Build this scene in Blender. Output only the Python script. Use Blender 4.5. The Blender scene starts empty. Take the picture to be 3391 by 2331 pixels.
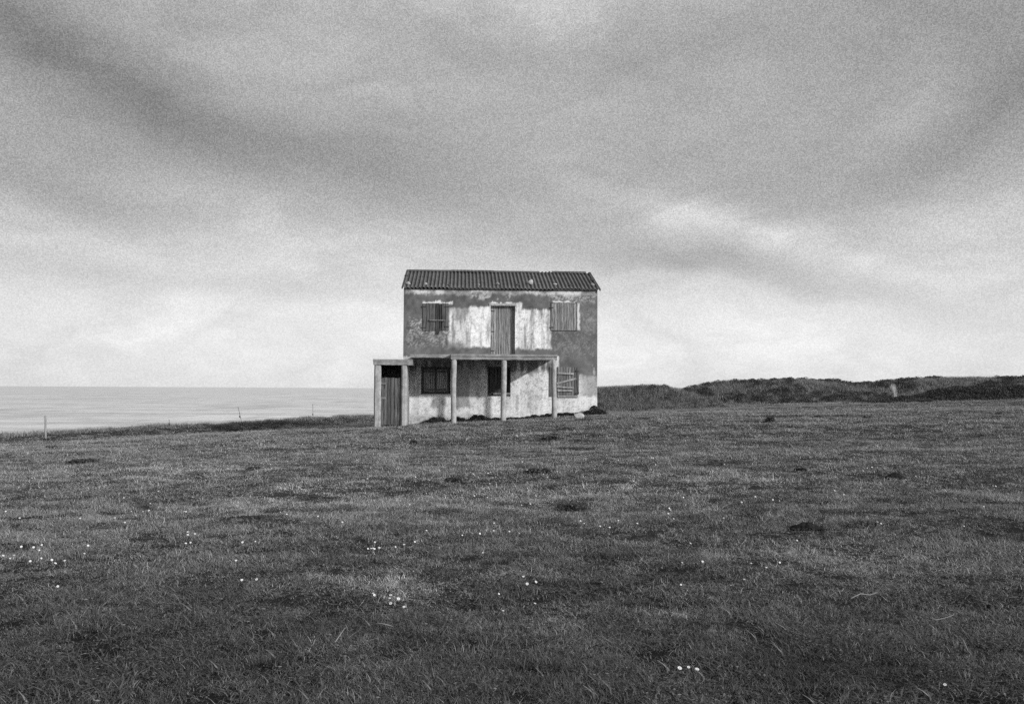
import bpy, bmesh, math, random
import numpy as np
from mathutils import Vector, Matrix, Euler
R = math.radians
random.seed(7); rng = np.random.default_rng(11)
S = bpy.context.scene
COL = S.collection

# ------------------------------------------------------------------ camera
FPX = 35.0/36.0*3391.0
CAMZ = 1.6
PITCH, ROLL = R(2.10), R(-0.31)
cam_eul = Euler((R(90)+PITCH, ROLL, 0.0), 'XYZ')
cd = bpy.data.cameras.new('camera'); cd.lens = 35; cd.sensor_width = 36
cd.clip_start = 0.05; cd.clip_end = 60000
cam = bpy.data.objects.new('camera', cd); COL.objects.link(cam)
cam.location = (0, 0, CAMZ); cam.rotation_euler = cam_eul
S.camera = cam
CM = cam_eul.to_matrix()
def ray(px, py):
    return CM @ Vector(((px-1695.5)/FPX, -(py-1165.5)/FPX, -1.0))
def at(px, py, Y):
    d = ray(px, py); return Vector((0, 0, CAMZ)) + d*(Y/d.y)

# ------------------------------------------------------------------ numpy value noise
def _h(ix, iy, s):
    n = (ix.astype(np.int64)*374761393 + iy.astype(np.int64)*668265263 + s*974634777) & 0x7fffffff
    n = ((n ^ (n >> 13))*1274126177) & 0x7fffffff
    n = n ^ (n >> 16)
    return (n & 0xffff)/65535.0
def vn(x, y, s=0):
    x = np.asarray(x, float); y = np.asarray(y, float)
    ix = np.floor(x); iy = np.floor(y); fx = x-ix; fy = y-iy
    fx = fx*fx*(3-2*fx); fy = fy*fy*(3-2*fy)
    a = _h(ix, iy, s); b = _h(ix+1, iy, s); c = _h(ix, iy+1, s); d = _h(ix+1, iy+1, s)
    return (a*(1-fx)+b*fx)*(1-fy)+(c*(1-fx)+d*fx)*fy - 0.5
def sstep(a, b, x):
    t = np.clip((x-a)/(b-a), 0, 1); return t*t*(3-2*t)

# ------------------------------------------------------------------ terrain height
_Yk = [-80, 0, 10, 22, 32, 38, 42, 46, 55, 70, 120, 500]
_ak = [0, 0, .07, .21, .34, .40, .30, .08, -.03, -.10, -.1, -.1]
_bk = [0, .0, .010, .028, .045, .055, .054, .050, .046, .044, .030, .01]
_kk = [99, 99, 40, 12, 5, 3.8, 5, 7, 12, 14, 20, 30]
_ck = [0, 0, .01, .018, .019, .019, .021, .026, .035, .035, .02, .01]
RIMX = [-300, -60, -22.2, -16.9, -14.1, -12.3, -8.8, -3, 2, 8, 14, 30, 400]
RIMY = [10, 26, 43, 48, 52, 58, 64, 68, 74, 90, 130, 300, 900]
RIMZ = [-1.2, -1.0, -.60, -.33, -.32, -.27, -.24, -.15, 0, .2, .4, .5, .5]
def g(X, Y):
    X = np.asarray(X, float); Y = np.asarray(Y, float)
    kx = np.interp(Y, _Yk, _kk); Xc = np.clip(X, -60, 45)
    z = np.interp(Y, _Yk, _ak) + np.interp(Y, _Yk, _bk)*np.minimum(Xc, kx) + np.interp(Y, _Yk, _ck)*np.maximum(Xc-kx, 0)
    ry = np.interp(X, RIMX, RIMY); rz = np.interp(X, RIMX, RIMZ)
    w = sstep(9, 0, np.abs(Y-ry))*(X < 6)
    z = z*(1-w) + w*rz
    # hummocks
    amp = (sstep(3, 12, Y)*0.6+0.4)*(1-.65*sstep(36, 42, Y))
    z = z + .06*vn(X/2.3, Y/1.6, 1)*amp + .035*vn(X/.8+9, Y/.5, 2)*(1-.5*sstep(36, 42, Y)) + .10*vn(X/7, Y/6, 3)*sstep(6, 16, Y)*sstep(37, 30, Y)
    z = z + .10*vn(X/1.9, 3.0, 8)*sstep(3, 0, np.abs(Y-ry)) + .07*vn(X/.8, 3.0, 9)*sstep(2, 0, np.abs(Y-ry))
    d = Y-ry
    z = z - 16*sstep(0.3, 14, d)
    return z
def ground_hit(px, py, lift=0.0, far=75):
    d = ray(px, py); Ys = np.concatenate([np.arange(2.5, 20, .01), np.arange(20, far, .04)])
    X = d.x/d.y*Ys; Z = CAMZ + d.z/d.y*Ys
    k = np.nonzero(Z <= g(X, Ys)+lift)[0]
    i = k[0] if len(k) else len(Ys)-1
    return Vector((X[i], Ys[i], float(g(X[i], Ys[i]))))

# ------------------------------------------------------------------ tagging helpers
def tag(o, label=None, cat=None, group=None, kind=None):
    if label: o['label'] = label
    if cat: o['category'] = cat
    if group: o['group'] = group
    if kind: o['kind'] = kind
    return o
def empty(name, loc=(0, 0, 0), rz=0):
    o = bpy.data.objects.new(name, None); COL.objects.link(o)
    o.location = loc; o.rotation_euler = (0, 0, rz); o.empty_display_size = .2
    return o
def link_mesh(name, me, mat, parent=None):
    if mat and not me.materials: me.materials.append(mat)
    o = bpy.data.objects.new(name, me); COL.objects.link(o)
    if parent: o.parent = parent
    return o
def np_mesh(name, V, F, smooth=False):
    me = bpy.data.meshes.new(name)
    me.from_pydata([tuple(v) for v in V], [], [tuple(int(i) for i in f) for f in F]); me.update()
    if smooth: me.polygons.foreach_set('use_smooth', [True]*len(me.polygons))
    return me
def fast_mesh(name, V, quads, smooth=False):
    V = np.asarray(V, np.float32); quads = np.asarray(quads, np.int32); n, k = quads.shape
    me = bpy.data.meshes.new(name)
    me.vertices.add(len(V)); me.vertices.foreach_set('co', V.ravel())
    me.loops.add(n*k); me.loops.foreach_set('vertex_index', quads.ravel())
    me.polygons.add(n); me.polygons.foreach_set('loop_start', np.arange(0, n*k, k, dtype=np.int32))
    me.polygons.foreach_set('loop_total', np.full(n, k, np.int32))
    if smooth: me.polygons.foreach_set('use_smooth', np.ones(n, bool))
    me.update(calc_edges=True); return me

class MB:
    def __init__(s): s.V = []; s.F = []; s.sm = []
    def add(s, V, F, sm=False):
        b = len(s.V); s.V += [tuple(v) for v in V]
        for f in F: s.F.append(tuple(b+i for i in f)); s.sm.append(sm)
    def box(s, x0, x1, y0, y1, z0, z1, M=None):
        V = [Vector((x, y, z)) for z in (z0, z1) for y in (y0, y1) for x in (x0, x1)]
        if M: V = [M @ v for v in V]
        s.add(V, [(0, 2, 3, 1), (4, 5, 7, 6), (0, 1, 5, 4), (1, 3, 7, 5), (3, 2, 6, 7), (2, 0, 4, 6)])
    def rough_plank(s, u0, z0, u1, z1, y0, y1, w, jit=.006, seg=6):
        """plank from (u0,z0) to (u1,z1) in facade plane, width w, uneven edges and ragged ends"""
        a = Vector((u0, 0, z0)); b = Vector((u1, 0, z1)); d = (b-a); L = d.length; d = d/L; n = Vector((-d.z, 0, d.x))
        V = []; F = []
        for i in range(seg+1):
            t = i/seg; c = a + d*L*t
            jl = random.uniform(-jit, jit); jr = random.uniform(-jit, jit)
            e1 = d*random.uniform(-2, 2)*jit if i in (0, seg) else d*0
            e2 = d*random.uniform(-2, 2)*jit if i in (0, seg) else d*0
            p = c - n*(w/2+jl) + e1; q = c + n*(w/2+jr) + e2
            yb = random.uniform(-jit, jit)*.5
            V += [(p.x, y0+yb, p.z), (q.x, y0+yb, q.z), (q.x, y1, q.z), (p.x, y1, p.z)]
        for i in range(seg):
            k = 4*i
            for j in range(4): F.append((k+j, k+(j+1) % 4, k+4+(j+1) % 4, k+4+j))
        F.append((0, 3, 2, 1)); k = 4*seg; F.append((k, k+1, k+2, k+3))
        s.add(V, F)
    def tube(s, pts, r, n=10, jit=0, cap=True, sm=True):
        pts = [Vector(p) for p in pts]; rs = r if hasattr(r, '__len__') else [r]*len(pts)
        V = []; F = []
        for i, p in enumerate(pts):
            a = pts[max(0, i-1)]; b = pts[min(len(pts)-1, i+1)]; t = (b-a).normalized()
            x = t.orthogonal().normalized() if abs(t.z) < .9 else (Vector((1, 0, 0))-t*t.x).normalized(); y = t.cross(x)
            for k in range(n):
                th = 2*math.pi*k/n; rr = rs[i]*(1+random.uniform(-jit, jit))
                V.append(p + x*math.cos(th)*rr + y*math.sin(th)*rr)
        for i in range(len(pts)-1):
            for k in range(n):
                F.append((i*n+k, i*n+(k+1) % n, (i+1)*n+(k+1) % n, (i+1)*n+k))
        s.add(V, F, sm)
        if cap:
            b = len(s.V)-len(V); s.F.append(tuple(b+k for k in range(n))[::-1]); s.sm.append(False)
            s.F.append(tuple(b+(len(pts)-1)*n+k for k in range(n))); s.sm.append(False)
    def build(s, name, mat, parent=None, bevel=0):
        me = bpy.data.meshes.new(name); me.from_pydata(s.V, [], s.F); me.update()
        me.polygons.foreach_set('use_smooth', s.sm)
        bm = bmesh.new(); bm.from_mesh(me); bmesh.ops.recalc_face_normals(bm, faces=bm.faces)
        if bevel: bmesh.ops.bevel(bm, geom=bm.edges[:], offset=bevel, segments=2, affect='EDGES', profile=.6)
        bm.to_mesh(me); bm.free()
        return link_mesh(name, me, mat, parent)

# ------------------------------------------------------------------ node DSL
class E:
    def __init__(s, nt, sock): s.nt = nt; s.k = sock
    def _m(s, op, b=None, c=None, clamp=False, rev=False):
        n = s.nt.nodes.new('ShaderNodeMath'); n.operation = op; n.use_clamp = clamp
        args = [s, b, c]
        if rev: args = [b, s, c]
        for i, a in enumerate(args):
            if a is None: continue
            if isinstance(a, E): s.nt.links.new(a.k, n.inputs[i])
            else: n.inputs[i].default_value = float(a)
        return E(s.nt, n.outputs[0])
    def __add__(s, b): return s._m('ADD', b)
    __radd__ = __add__
    def __mul__(s, b): return s._m('MULTIPLY', b)
    __rmul__ = __mul__
    def __sub__(s, b): return s._m('SUBTRACT', b)
    def __rsub__(s, b): return s._m('SUBTRACT', b, rev=True)
    def __truediv__(s, b): return s._m('DIVIDE', b)
    def pow(s, b): return s._m('POWER', b)
    def max(s, b): return s._m('MAXIMUM', b)
    def min(s, b): return s._m('MINIMUM', b)
    def abs(s): return s._m('ABSOLUTE')
    def clamp(s): return s._m('ADD', 0, clamp=True)
    def atan2(s, b): return s._m('ARCTAN2', b)
    def exp(s): return s._m('EXPONENT')
    def asin(s): return s._m('ARCSINE')
    def frac(s): return s._m('FRACT')
    def floor(s): return s._m('FLOOR')
    def ss(s, a, b, lo=0.0, hi=1.0):
        n = s.nt.nodes.new('ShaderNodeMapRange'); n.interpolation_type = 'SMOOTHSTEP'
        if a > b: a, b, lo, hi = b, a, hi, lo
        s.nt.links.new(s.k, n.inputs['Value'])
        n.inputs['From Min'].default_value = a; n.inputs['From Max'].default_value = b
        n.inputs['To Min'].default_value = lo; n.inputs['To Max'].default_value = hi
        return E(s.nt, n.outputs['Result'])
def mixf(nt, f, a, b):
    """a*(1-f)+b*f"""
    if not isinstance(a, E) and not isinstance(b, E): return f*(b-a)+a
    if isinstance(a, E): return a + f*(b-a) if isinstance(b, E) else a + f*((a*-1)+b)
    return (b-a)*f + a
def xyz(nt, src='Object'):
    if src == 'Position':
        g_ = nt.nodes.new('ShaderNodeNewGeometry'); o = g_.outputs['Position']
    else:
        tc = nt.nodes.new('ShaderNodeTexCoord'); o = tc.outputs[src]
    sp = nt.nodes.new('ShaderNodeSeparateXYZ'); nt.links.new(o, sp.inputs[0])
    return [E(nt, sp.outputs[i]) for i in range(3)], o
def comb(nt, x, y, z):
    c = nt.nodes.new('ShaderNodeCombineXYZ')
    for i, a in enumerate((x, y, z)):
        if isinstance(a, E): nt.links.new(a.k, c.inputs[i])
        else: c.inputs[i].default_value = a
    return c.outputs[0]
def noise(nt, vec, scale, detail=4, rough=.55, dist=0, typ=None):
    n = nt.nodes.new('ShaderNodeTexNoise'); nt.links.new(vec, n.inputs['Vector'])
    n.inputs['Scale'].default_value = scale; n.inputs['Detail'].default_value = detail
    n.inputs['Roughness'].default_value = rough; n.inputs['Distortion'].default_value = dist
    return E(nt, n.outputs[0])
def material(name, fn, rough=.85, spec=.3, bump=None):
    m = bpy.data.materials.new(name); m.use_nodes = True; nt = m.node_tree
    b = nt.nodes['Principled BSDF']; b.inputs['Roughness'].default_value = rough
    b.inputs['Specular IOR Level'].default_value = spec
    r = fn(nt)
    if isinstance(r, tuple): col, h, dist = r
    else: col, h, dist = r, None, 0
    if isinstance(col, E):
        cc = nt.nodes.new('ShaderNodeCombineColor')
        col = col.max(0.004)
        for i in range(3): nt.links.new(col.k, cc.inputs[i])
        nt.links.new(cc.outputs[0], b.inputs['Base Color'])
    else: b.inputs['Base Color'].default_value = (col, col, col, 1)
    if h is not None:
        bp = nt.nodes.new('ShaderNodeBump'); bp.inputs['Strength'].default_value = 1.0
        bp.inputs['Distance'].default_value = dist
        nt.links.new(h.k, bp.inputs['Height']); nt.links.new(bp.outputs[0], b.inputs['Normal'])
    return m

# ------------------------------------------------------------------ render settings / light
S.view_settings.view_transform = 'Standard'; S.view_settings.look = 'None'
S.view_settings.exposure = 0.0; S.view_settings.gamma = 1
S.view_settings.use_curve_mapping = False
S.cycles.use_denoising = False; S.cycles.sample_clamp_indirect = 3; S.cycles.sample_clamp_direct = 6
S.cycles.max_bounces = 4; S.cycles.diffuse_bounces = 2; S.cycles.glossy_bounces = 2
S.render.engine = 'CYCLES'

# ------------------------------------------------------------------ house frame
YAW = R(2.85)
DW = 39.9
p0 = at(1335, 1200, DW)
H0 = Vector((p0.x, p0.y, 0.0))
HX = Vector((math.cos(YAW), math.sin(YAW), 0)); HY = Vector((-math.sin(YAW), math.cos(YAW), 0))
def fac(px, py, off=0.0):
    """pixel of the photo -> (u, z) in the vertical plane standing `off` metres in front of the facade"""
    o = Vector((0, 0, CAMZ)) - (H0 - HY*off); d = ray(px, py)
    t = -(o.dot(HY))/d.dot(HY); p = o + d*t
    return p.dot(HX), p.z
U = lambda px, off=0.0: fac(px, 1200, off)[0]
def Z(py, px=1600, off=0.0): return fac(px, py, off)[1]
WALL_W = U(1978); print('wall width', WALL_W)
EAVE_Z = Z(957, 1650)
DEPTH = 6.3
P_OFF = 2.4

SUN_EL = R(22.5); a_ = R(46.7)
# direction towards the sun in the house frame: to the right and in front of the facade
sun_dir = (HX*math.sin(a_) - HY*math.cos(a_))*math.cos(SUN_EL) + Vector((0, 0, math.sin(SUN_EL)))
ld = bpy.data.lights.new('sun', 'SUN'); ld.energy = 3.5; ld.angle = R(1.8); ld.color = (1, 1, 1)
lo = bpy.data.objects.new('sun', ld); COL.objects.link(lo); lo.location = (30, -30, 30)
lo.rotation_euler = (-sun_dir).to_track_quat('-Z', 'Y').to_euler()

# ------------------------------------------------------------------ world: overcast layered sky
w = bpy.data.worlds.new('World'); S.world = w; w.use_nodes = True
nt = w.node_tree; bg = nt.nodes['Background']
sky = nt.nodes.new('ShaderNodeTexSky'); sky.sky_type = 'NISHITA'; sky.sun_disc = False
sky.sun_elevation = SUN_EL; sky.sun_rotation = math.atan2(sun_dir.x, sun_dir.y)
sky.dust_density = 3.0
rb = nt.nodes.new('ShaderNodeRGBToBW'); nt.links.new(sky.outputs[0], rb.inputs[0]); nish = E(nt, rb.outputs[0])
tc = nt.nodes.new('ShaderNodeTexCoord'); sp = nt.nodes.new('ShaderNodeSeparateXYZ'); nt.links.new(tc.outputs['Generated'], sp.inputs[0])
dx, dy, dz = [E(nt, sp.outputs[i]) for i in range(3)]
az = dx.atan2(dy); el = dz.asin()
n1 = noise(nt, comb(nt, az*1.0, el*2.2, 0.0), 3.0, 5, .55)
n2 = noise(nt, comb(nt, az*1.0+3.1, el*2.2, 5.0), 3.0, 5, .55)
azd = az + (n1-.5)*.24; eld = el + (n2-.5)*.12
def sk(px, py):
    d = ray(px, py).normalized(); return math.atan2(d.x, d.y), math.asin(d.z)
def blob(px, py, wx, wy, ang, amp):
    """soft bank of cloud at a bearing and elevation; amp in display (gamma) units"""
    a0, e0 = sk(px, py); c, s_ = math.cos(R(ang)), math.sin(R(ang)); k = FPX
    X_ = azd-a0; Y_ = eld-e0
    p = (X_*c + Y_*s_)*(k/wx); q = (Y_*c - X_*s_)*(k/wy)
    return ((p*p+q*q)*-1.0).exp()*amp
# gamma-space brightness as a function of elevation
e_of = lambda py: sk(1695, py)[1]
base = el.ss(e_of(1230), e_of(480), .895, .655)
base = base + el.ss(e_of(500), e_of(-300), 0, -.02)
blobs = [
 (330, 260, 560, 130, -27, -.14), (900, 480, 560, 120, -12, -.09), (1350, 560, 480, 110, -4, -.08),
 (60, 130, 500, 200, -20, -.07), (280, 660, 420, 90, -14, -.12), (60, 480, 300, 120, 0, -.05),
 (1750, -60, 900, 120, 0, .15), (0, 0, 500, 300, 0, -.05), (3391, 0, 500, 300, 0, -.06), (1500, 150, 420, 60, -10, -.04), (2350, 140, 500, 90, 12, -.05),  # the two corner entries paint lens falloff into the sky, not cloud
 (3360, 290, 300, 150, 30, -.11), (2950, 540, 520, 110, 22, -.08), (2500, 560, 400, 110, 0, -.05),
 (3000, 130, 600, 120, 25, -.05), (2500, 745, 420, 50, -17, .13), (2280, 850, 330, 55, -8, -.10), (2620, 930, 500, 50, -8, -.09),
 (2900, 760, 300, 60, 10, .04), (3200, 480, 260, 60, 30, .06),
 (1650, 760, 500, 90, -5, -.05), (1750, 880, 400, 70, 0, -.04), (900, 830, 420, 70, -3, .05), (500, 950, 700, 45, -4, -.06),
 (1000, 1080, 900, 70, 0, .05), (2250, 1120, 600, 90, 0, .05), (0, 1130, 400, 200, 0, -.05), (3391, 1130, 420, 200, 0, -.03), (2900, 340, 200, 60, 40, .04),
 (1000, 200, 400, 90, 20, .03), (700, 680, 350, 60, -8, .03)]
bs_ = None
for b_ in blobs: bs_ = blob(*b_) if bs_ is None else bs_ + blob(*b_)
wisp = noise(nt, comb(nt, azd*1.0+eld*.5, eld*2.6-azd*.5, 1.0), 9, 7, .62, .4)
c = base + bs_*(wisp*1.7-.05) + (wisp-.5)*.20
fine = noise(nt, comb(nt, az*1.0, el*3.0+az*.5, 2.0), 14, 6, .6)
c = c + (fine-.5)*.08
# pixel-fine film grain added over the clouds
gr = noise(nt, comb(nt, az, el, 0.0), 900, 1, .9)
wn_ = nt.nodes.new('ShaderNodeTexWhiteNoise'); wn_.noise_dimensions = '3D'
nt.links.new(comb(nt, (az*930.0).floor(), (el*930.0).floor(), 0.0), wn_.inputs['Vector'])
thin_ = el.ss(e_of(1250), e_of(600), .42, .95)
c = c + ((gr-.5)*.36 + (E(nt, wn_.outputs[0])-.5)*.13)*thin_
c = c.max(.15)
lin = c.pow(2.2)
up = dz.ss(-.05, .0, 0.25, 1.0)
dotp = dx*float(sun_dir.x) + dy*float(sun_dir.y) + dz*float(sun_dir.z)
glow = ((1.0-dotp)*-4.5).exp()*8.0  # broad out-of-view brightening around the sun, added to fill the porch shade
col = (lin*9.6 + nish*.25 + glow)*up
cc = nt.nodes.new('ShaderNodeCombineColor')
for i in range(3): nt.links.new(col.k, cc.inputs[i])
nt.links.new(cc.outputs[0], bg.inputs['Color']); bg.inputs['Strength'].default_value = .1

# ------------------------------------------------------------------ materials
def fbm(x, y, sc, octs=5, rough=.6, s=0):
    a = 1.0; t = 0; w_ = 0
    for o in range(octs): t = t + a*vn(x*sc*2**o+o*7.3, y*sc*2**o+o*3.1, s+o); w_ += a; a *= rough
    return t/w_*1.9+.5
def wall_paint(x, z):
    """plaster tone from whitewash, stains and painted-in sun and shadow (0 bare cement .. 1 white), from its patches in the photo"""
    n = fbm(x, z, 1.6, 6, .6, 1); n_b = fbm(x, z, 5, 5, .65, 11); n_f = fbm(x, z, 22, 2, .8, 21)*.6+fbm(x, z, 7, 3, .7, 23)*.4
    nd = fbm(x, z, 3.5, 5, .7, 31); drip = fbm(x*6.5, z*.8, 1, 5, .65, 41)
    u = x+(nd-.5)*.09; zz = z+(n_b-.5)*.09+(drip-.5)*.13
    def B(px0, px1, py0, py1, s=.05):
        u0, z1 = fac(px0, py0); u1, _ = fac(px1, py0); _, z0 = fac(px0, py1)
        return sstep(u0-s, u0+s, u)*sstep(u1+s, u1-s, u)*sstep(z0-s, z0+s, zz)*sstep(z1+s, z1-s, zz)
    mx = np.maximum; ss = lambda v, a, b: sstep(a, b, v)
    wht = mx(mx(B(1486, 1640, 1017, 1152, s=.06), B(1696, 1826, 1025, 1156, s=.05)), mx(B(1620, 1712, 1003, 1018, s=.03), B(1700, 1728, 1007, 1032, s=.04)))
    wht = wht*(1-.75*B(1480, 1540, 1135, 1175, s=.12))
    hi = B(1345, 1975, 959, 973, s=.07)*(.22+.42*ss(n, .40, .7)+.3*(n_f-.5))
    for m_ in (B(1400, 1500, 997, 1005, s=.03)*.8, B(1828, 1900, 997, 1004, s=.02)*.7, B(1911, 1919, 1003, 1098, s=.03)*.7,
               B(1350, 1402, 1050, 1110, s=.15)*ss(n_f, .45, .75)*.35, B(1352, 1500, 1086, 1104, s=.06)*ss(n_f, .42, .7)*.4,
               B(1345, 1500, 1104, 1150, s=.15)*ss(n_f, .45, .8)*.25, B(1820, 1975, 970, 1000, s=.12)*ss(n_f, .4, .75)*.35,
               B(1964, 1970, 1170, 1240, s=.02)*ss(n_b, .4, .6)*.35, B(1832, 1975, 1020, 1180, s=.15)*ss(n_f, .45, .8)*.12,
               B(1560, 1700, 975, 990, s=.08)*ss(n_b, .5, .7)*.4): hi = mx(hi, m_)
    low = B(1300, 1500, 1180, 1420, s=.03)*.66
    for m_ in (B(1495, 1700, 1180, 1420, s=.03)*.62, B(1690, 1850, 1180, 1420, s=.04)*.95, B(1840, 1990, 1244, 1420, s=.10)*(.80-.42*ss(x, U(1905), U(1945))),
               B(1300, 1990, 1311, 1420, s=.06)*.88, B(1612, 1662, 1300, 1420, s=.03)): low = mx(low, m_)  # last box paints the sunlit patch below the middle window
    m = mx(wht, low)
    m = m*(1-ss(n_f, .46, .85)*.38-ss(n_b, .50, .85)*.25-ss(drip, .35, .8)*.22)
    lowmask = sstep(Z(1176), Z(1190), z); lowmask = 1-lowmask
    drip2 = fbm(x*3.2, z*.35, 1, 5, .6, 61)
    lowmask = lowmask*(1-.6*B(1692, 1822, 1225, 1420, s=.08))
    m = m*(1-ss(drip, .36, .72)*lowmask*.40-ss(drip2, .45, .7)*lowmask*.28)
    stain_shade = B(1346, 1830, 1188, 1226, s=.12)*(ss(drip, .25, .75)*.6+.35)  # darker streaked band below the porch slab
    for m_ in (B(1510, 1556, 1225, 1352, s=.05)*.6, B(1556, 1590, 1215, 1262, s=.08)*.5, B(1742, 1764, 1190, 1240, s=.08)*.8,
               B(1430, 1448, 1318, 1352, s=.06)*.6, B(1464, 1478, 1320, 1350, s=.05)*.5, B(1706, 1718, 1310, 1360, s=.05)*.45, B(1745, 1775, 1290, 1370, s=.1)*.28,  # first box paints the middle post's cast shadow into the wall
               B(1350, 1400, 1210, 1300, s=.12)*ss(drip, .4, .7)*.35, B(1345, 1700, 1375, 1400, s=.08)*.3): stain_shade = mx(stain_shade, m_)
    return mx(m*(1-stain_shade), hi), (n-.5)*.10+(n_b-.5)*.08
def wall_fn(nt):
    (x, y, z), v = xyz(nt)
    at_ = nt.nodes.new('ShaderNodeAttribute'); at_.attribute_name = 'paint'; p_ = E(nt, at_.outputs['Fac'])
    a2 = nt.nodes.new('ShaderNodeAttribute'); a2.attribute_name = 'mottle'; q_ = E(nt, a2.outputs['Fac'])
    f = noise(nt, v, 30, 4, .75)
    return q_*.7 + .120 + p_*.65 + (f-.5)*.20*(p_+.35), f + p_*.6, .014
M_wall = material('weathered_render', wall_fn, .9, .15)
def gable_fn(nt):
    (x, y, z), v = xyz(nt); n = noise(nt, v, 2.0, 7, .65); f = noise(nt, v, 30, 4, .7)
    return .16 + n.ss(.45, .65)*.16 + (f-.5)*.08, n+f*.5, .012
M_gable = material('cement_render', gable_fn, .9, .15)
def conc_fn(nt):
    (x, y, z), v = xyz(nt); n = noise(nt, v, 4, 7, .7); f = noise(nt, v, 45, 4, .7)
    d = noise(nt, comb(nt, x*2.0, y*2.0, z*12.0), 1.5, 4, .6)
    return .17 + n.ss(.35, .7)*.13 + (f-.5)*.22 + d.ss(.5, .7)*.06, n*.6+f, .010
M_conc = material('old_concrete', conc_fn, .9, .15)
def post_fn(nt):
    (x, y, z), v = xyz(nt); n = noise(nt, v, 4, 6, .7); f = noise(nt, v, 50, 4, .7)
    d_ = noise(nt, comb(nt, x*9.0, y*9.0, z*1.3), 1.0, 5, .7)
    return .25 + n.ss(.35, .65)*.14 + (f-.5)*.26 - d_.ss(.5, .7)*.10, n*.5+f, .008
M_post = material('limewashed_concrete', post_fn, .9, .15)
def wood(name, lo, hi, sc=1.0, ax='x', gap=.115):
    def fn(nt):
        (x, y, z), v = xyz(nt)
        pl = (x/gap).floor()
        wn = nt.nodes.new('ShaderNodeTexWhiteNoise'); wn.noise_dimensions = '1D'; nt.links.new(pl.k, wn.inputs['W'])
        tone = E(nt, wn.outputs[0])
        grn = noise(nt, comb(nt, x*26.0+tone*9, y*5.0, z*1.5), 1.0*sc, 6, .72, .4)
        grn2 = noise(nt, comb(nt, x*70.0, y*5.0, z*3.2+tone*20), 1.0*sc, 4, .75)
        fr = ((x/gap).frac()-.5).abs()
        gapm = fr.ss(.44, .49)
        t = grn.ss(.36, .66)*.6 + grn2.ss(.4, .65)*.4
        t = t*(tone*.5+.72)
        return (t*(hi-lo)+lo)*(1.0-gapm*.8), t*.6 - gapm*2.0, .006
    return material(name, fn, .85, .2)
M_wood = wood('weathered_wood', .035, .30)
M_wood_l = wood('silvery_wood', .06, .42, gap=.098)
M_wood_d = wood('dark_wood', .015, .10)
M_wood_m = wood('brown_wood', .03, .17, gap=.13)
M_batten = wood('bleached_batten', .14, .40, gap=9.0)
M_iron = material('rusty_iron', lambda nt: .035, .7, .3)
WLN = .1575
def roof_fn(nt):
    (x, y, z), v = xyz(nt); n = noise(nt, v, 3, 6, .7); f = noise(nt, v, 26, 5, .75)
    sheet = noise(nt, comb(nt, (x/1.05).floor()*3.7, 0.0, 0.0), 1.0, 0)
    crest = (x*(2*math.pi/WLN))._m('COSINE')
    return .055 + n.ss(.4, .7)*.05 + (f-.5)*.10 + (sheet-.5)*.05 + crest.ss(-.2, 1, 0, .05), f, .006  # crest term paints highlights into the colour of the corrugations
M_roof = material('lichened_fibre_cement', roof_fn, .9, .15)
M_dark = material('interior_dark', lambda nt: .02, .95, .05)
def stone(c):
    def fn(nt):
        (x, y, z), v = xyz(nt); n = noise(nt, v, 14, 5, .65); f = noise(nt, v, 70, 3, .7)
        return c*.6 + n*c*.8 + (f-.5)*c*.5, n+f*.4, .01
    return fn
M_stone_l = material('pale_stone', stone(.36)); M_stone_m = material('grey_stone', stone(.20)); M_stone_d = material('dark_stone', stone(.05))

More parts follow.
